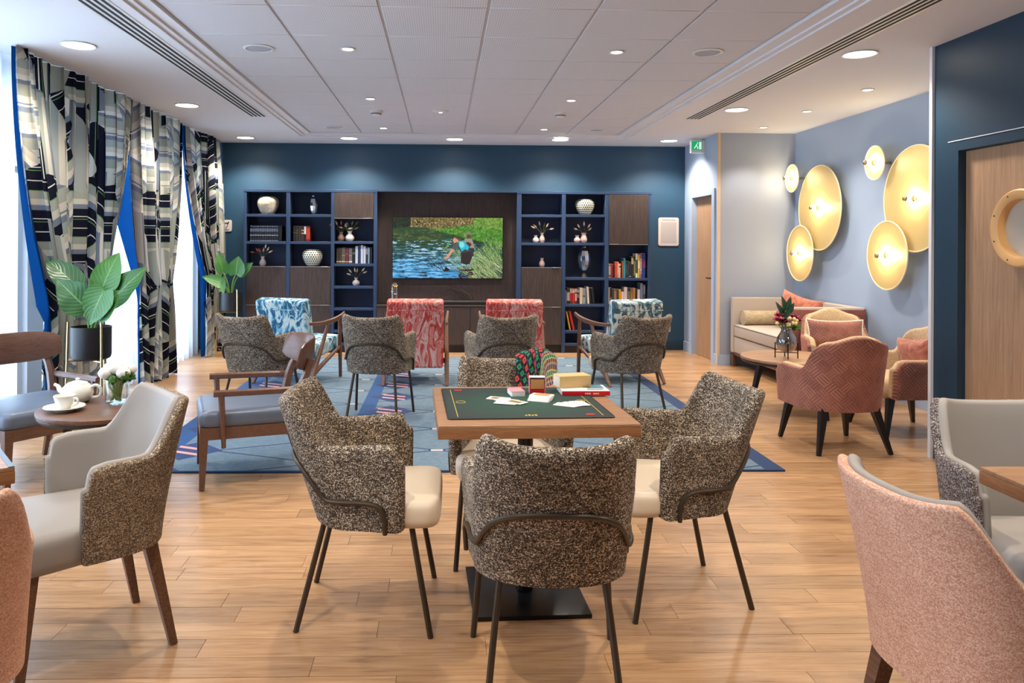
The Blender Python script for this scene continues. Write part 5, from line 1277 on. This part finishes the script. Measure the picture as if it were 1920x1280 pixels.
def blossom(parent, c, r, m, n=7, seed=0, up=(0, 0, 1)):
    rd = random.Random(seed); parts = []
    for ring, (k, tilt, sc) in enumerate(((n, .5, 1.0), (n - 2, 1.0, .75), (3, 1.35, .5))):
        for i in range(k):
            a = 2 * PI * i / k + ring * .4 + rd.uniform(-.1, .1); d = Vector((math.cos(a) * math.cos(tilt), math.sin(a) * math.cos(tilt), math.sin(tilt))); sd = Vector((-math.sin(a), math.cos(a), 0)); nn = d.cross(sd)
            V = []; L = r * sc
            for t_, w_ in ((0, .12), (.4, .42), (.75, .42), (1.0, .14)):
                for s in (-1, 0, 1): V.append(Vector(c) + d * (L * t_) + sd * (s * L * w_) - nn * (L * (.18 * t_ * t_ * 0 + .12 * abs(s))))
            parts.append((V, [(q * 3 + j, q * 3 + j + 1, q * 3 + j + 4, q * 3 + j + 3) for q in range(3) for j in range(2)]))
    V, F = merge(parts); return pyd('blossom', V, F, m, parent, True, sharp=180)
def ball(parent, name, c, r, m, bump=0.0, seed=0, sq=1.0):
    rd = random.Random(seed); V, F = [], []; n, k = 12, 8
    for j in range(k + 1):
        ph = PI * j / k
        for i in range(n):
            th = 2 * PI * i / n; q = r * (1 + bump * (rd.random() - .5)); V.append((c[0] + q * math.sin(ph) * math.cos(th), c[1] + q * math.sin(ph) * math.sin(th), c[2] + q * sq * math.cos(ph)))
    for j in range(k):
        for i in range(n): F.append((j * n + i, (j + 1) * n + i, (j + 1) * n + (i + 1) % n, j * n + (i + 1) % n))
    return pyd(name, V, F, m, parent, True, fix=True)

# flowers on the tea table
t = thing('white_bouquet', 'white blossoms with green sprigs in a clear glass on the tea table', 'flower vase', (-1.72, 4.06, .50))
lathe('glass', [(0, .002), (.055, 0), (.058, .01), (.062, .13), (.060, .13), (.055, .014), (0, .012)], 'clear_glass', t, 28)
rd = random.Random(4)
for k in range(16):
    a = rd.uniform(0, 6.28); r0 = rd.uniform(.0, .04); r1 = rd.uniform(.02, .07); tube('stem', [(r0 * math.cos(a + 2), r0 * math.sin(a + 2), .016), (r1 * .6 * math.cos(a), r1 * .6 * math.sin(a), .09), (r1 * math.cos(a), r1 * math.sin(a), .15)], .006, 'green_stem', t, 6, 3)
for k, (x, y, z) in enumerate([(-.045, -.035, .165), (.05, -.04, .168), (.0, -.02, .188), (-.05, .03, .18), (.055, .03, .175), (.0, .05, .19)]):
    o = ball(t, 'blossom', (x, y, z), .036, 'white_petal', .12, k, .85)
for k in range(14):
    a = rd.uniform(0, 6.28); q = rd.uniform(.05, .078); ball(t, 'sprig', (q * math.cos(a), q * math.sin(a), rd.uniform(.125, .165)), rd.uniform(.018, .026), 'herb_green', .7, k + 20)

# tea set
t = thing('teapot', 'cream porcelain teapot on the tea table', 'teapot', (-1.945, 4.10, .50))
lathe('body', [(0, .002), (.045, 0), (.066, .012), (.080, .045), (.076, .075), (.058, .093), (.0, .097)], 'porcelain', t, 32)
lid = lathe('lid', [(.056, .092), (.05, .102), (.02, .112), (.008, .116), (.012, .124), (.0, .130)], 'porcelain', t, 24)
tube('spout', [(-.065, 0, .045), (-.092, 0, .062), (-.102, 0, .082), (-.122, 0, .093)], (.018, .014, .010, .008), 'porcelain', t, 10, 4)
tube('handle', [(.07, 0, .078), (.10, 0, .088), (.125, 0, .066), (.115, 0, .03), (.075, 0, .022)], .0085, 'porcelain', t, 8, 5)
t = thing('saucer', 'cream saucer under the teacup', 'saucer', (-1.905, 3.88, .50)); lathe('dish', [(0, .004), (.04, .003), (.05, 0), (.055, .006), (.088, .018), (.098, .022), (.096, .025), (.055, .012), (0, .009)], 'porcelain', t, 36)
t = thing('teacup', 'cream porcelain teacup on its saucer', 'cup', (-1.905, 3.88, .510)); lathe('bowl', [(0, .004), (.026, 0), (.03, .006), (.042, .03), (.052, .068), (.050, .068), (.040, .032), (.026, .010), (0, .008)], 'porcelain', t, 32)
tube('handle', [(.048, -.012, .055), (.072, -.02, .054), (.074, -.02, .03), (.042, -.012, .018)], .006, 'porcelain', t, 8, 5)

# flowers on the coffee table
t = thing('flower_vase', 'smoked glass vase of pink and white flowers in a black wire stand', 'flower vase', (2.775, 6.03, .45))
lathe('glass', [(0, .05), (.04, .052), (.068, .075), (.078, .115), (.072, .165), (.048, .205), (.04, .225), (.047, .25), (.044, .25), (.037, .225), (.045, .203), (.068, .165), (.074, .115), (.064, .08), (.038, .058), (0, .056)], 'smoke_glass', t, 32)
for k in range(4):
    a = PI / 4 + PI / 2 * k + .5; tube('stand_leg', [(.085 * math.cos(a), .085 * math.sin(a), 0), (.085 * math.cos(a), .085 * math.sin(a), .125)], .0045, 'black_metal', t, 6, 1); tube('stand_bar', [(.085 * math.cos(a), .085 * math.sin(a), .045), (0, 0, .045)], .0035, 'black_metal', t, 6, 1)
rd = random.Random(9)
fl = [(-.085, -.03, .315, 'magenta_petal', .042), (-.045, -.05, .30, 'maroon_petal', .055), (-.055, .02, .345, 'magenta_petal', .042), (.06, .0, .33, 'magenta_petal', .048), (.10, .02, .305, 'magenta_petal', .042), (.02, .05, .34, 'maroon_petal', .04)]
for k, (x, y, z, m, r) in enumerate(fl):
    st = tube('stem', [(x * .1, y * .1, .08), (x * .3, y * .3, .22), (x, y, z)], .003, 'herb_green', t, 5, 4); blossom(st, (x, y, z - .01), r, m, 8, k)
for k, (x, y, z) in enumerate([(.0, -.06, .325), (.035, -.06, .32), (.02, -.07, .29), (.045, -.065, .285), (-.01, -.07, .275), (.06, -.05, .305), (-.10, -.05, .285)]):
    st = tube('stem', [(0, 0, .08), (x * .4, y * .3, .22), (x, y, z)], .0022, 'herb_green', t, 5, 4); ball(st, 'button_flower', (x, y, z), .014, 'cream_petal', .2, k)
for k in range(12):
    x, y, z = rd.uniform(.05, .12), rd.uniform(-.05, .05), rd.uniform(.22, .29); leaf_mesh('leaf', (x * .5, y * .5, .24), (x, y, z), .03, (0, -.6, 1), 'herb_green', t)
for b, tp_ in (((-.02, .02, .34), (-.07, .0, .45)), ((.0, .02, .38), (-.02, .01, .50)), ((.02, .02, .36), (.07, .0, .44)), ((.01, .02, .40), (.05, .01, .49)), ((-.02, 0, .33), (.03, -.02, .40))): leaf_mesh('eucalyptus_leaf', b, tp_, .05, (.2, -1, .2), 'dark_leaf', t)
tube('branch', [(0, 0, .1), (.0, .02, .25), (.01, .02, .40), (.03, .02, .45)], .0035, 'herb_green', t, 5, 4)

# ================================================================== WALL LAMPS
def disc_lamp(label, y0):
    t = thing('disc_wall_lamp', label, 'wall lamp', (4.0, y0, 1.75), 0, 'brass disc wall lamps')
    for nm, dy, dz, r, dx, ln in (('large_disc', 0, 0, .44, -.10, .11), ('small_disc', .505, .35, .15, -.15, .09), ('lower_disc', .315, -.475, .297, -.15, .10)):
        V, F = [], []; n = 64
        for k in range(n): a = 2 * PI * k / n; V += [(-.002, r * math.cos(a), r * math.sin(a)), (.002, r * math.cos(a), r * math.sin(a))]
        F = [tuple(2 * k for k in range(n)), tuple(2 * k + 1 for k in range(n - 1, -1, -1))] + [(2 * k, 2 * k + 1, 2 * ((k + 1) % n) + 1, 2 * ((k + 1) % n)) for k in range(n)]
        d = pyd(nm, V, F, 'lamp_mesh', t, False, (dx, dy, dz), fix=True)
        tube('rim', [(0, r * math.cos(2 * PI * k / 64), r * math.sin(2 * PI * k / 64)) for k in range(65)], .0065, 'lamp_rim', d, 6, 1)
        tube('bracket', [(-dx, 0, 0), (0, 0, 0)], .012, 'brass', d, 8, 1)
        lathe('socket', [(.024, 0), (.024, .012), (.014, .016), (.014, .04), (0, .04)], 'brass', d, 16, (0, 0, 0), (0, -PI / 2, 0))
        ball(d, 'bulb', (-.068, 0, 0), .027, 'bulb_glow')
        lathe('bulb_cap', [(.0265, 0), (.024, .012), (.014, .021), (0, .025)], 'brass', d, 16, (-.080, 0, 0), (0, -PI / 2, 0))
disc_lamp('cluster of three brass disc lamps further along the lamp wall', 7.75)
disc_lamp('cluster of three brass disc lamps partly hidden by the navy wall', 6.15)

# emitters whose light is carried by their lamps (or is negligible) are not sampled one triangle at a time
for nm in ('tv_picture', 'lamp_glow', 'spot_glow', 'led_white', 'exit_green', 'exit_white'):
    M[nm].cycles.emission_sampling = 'NONE'
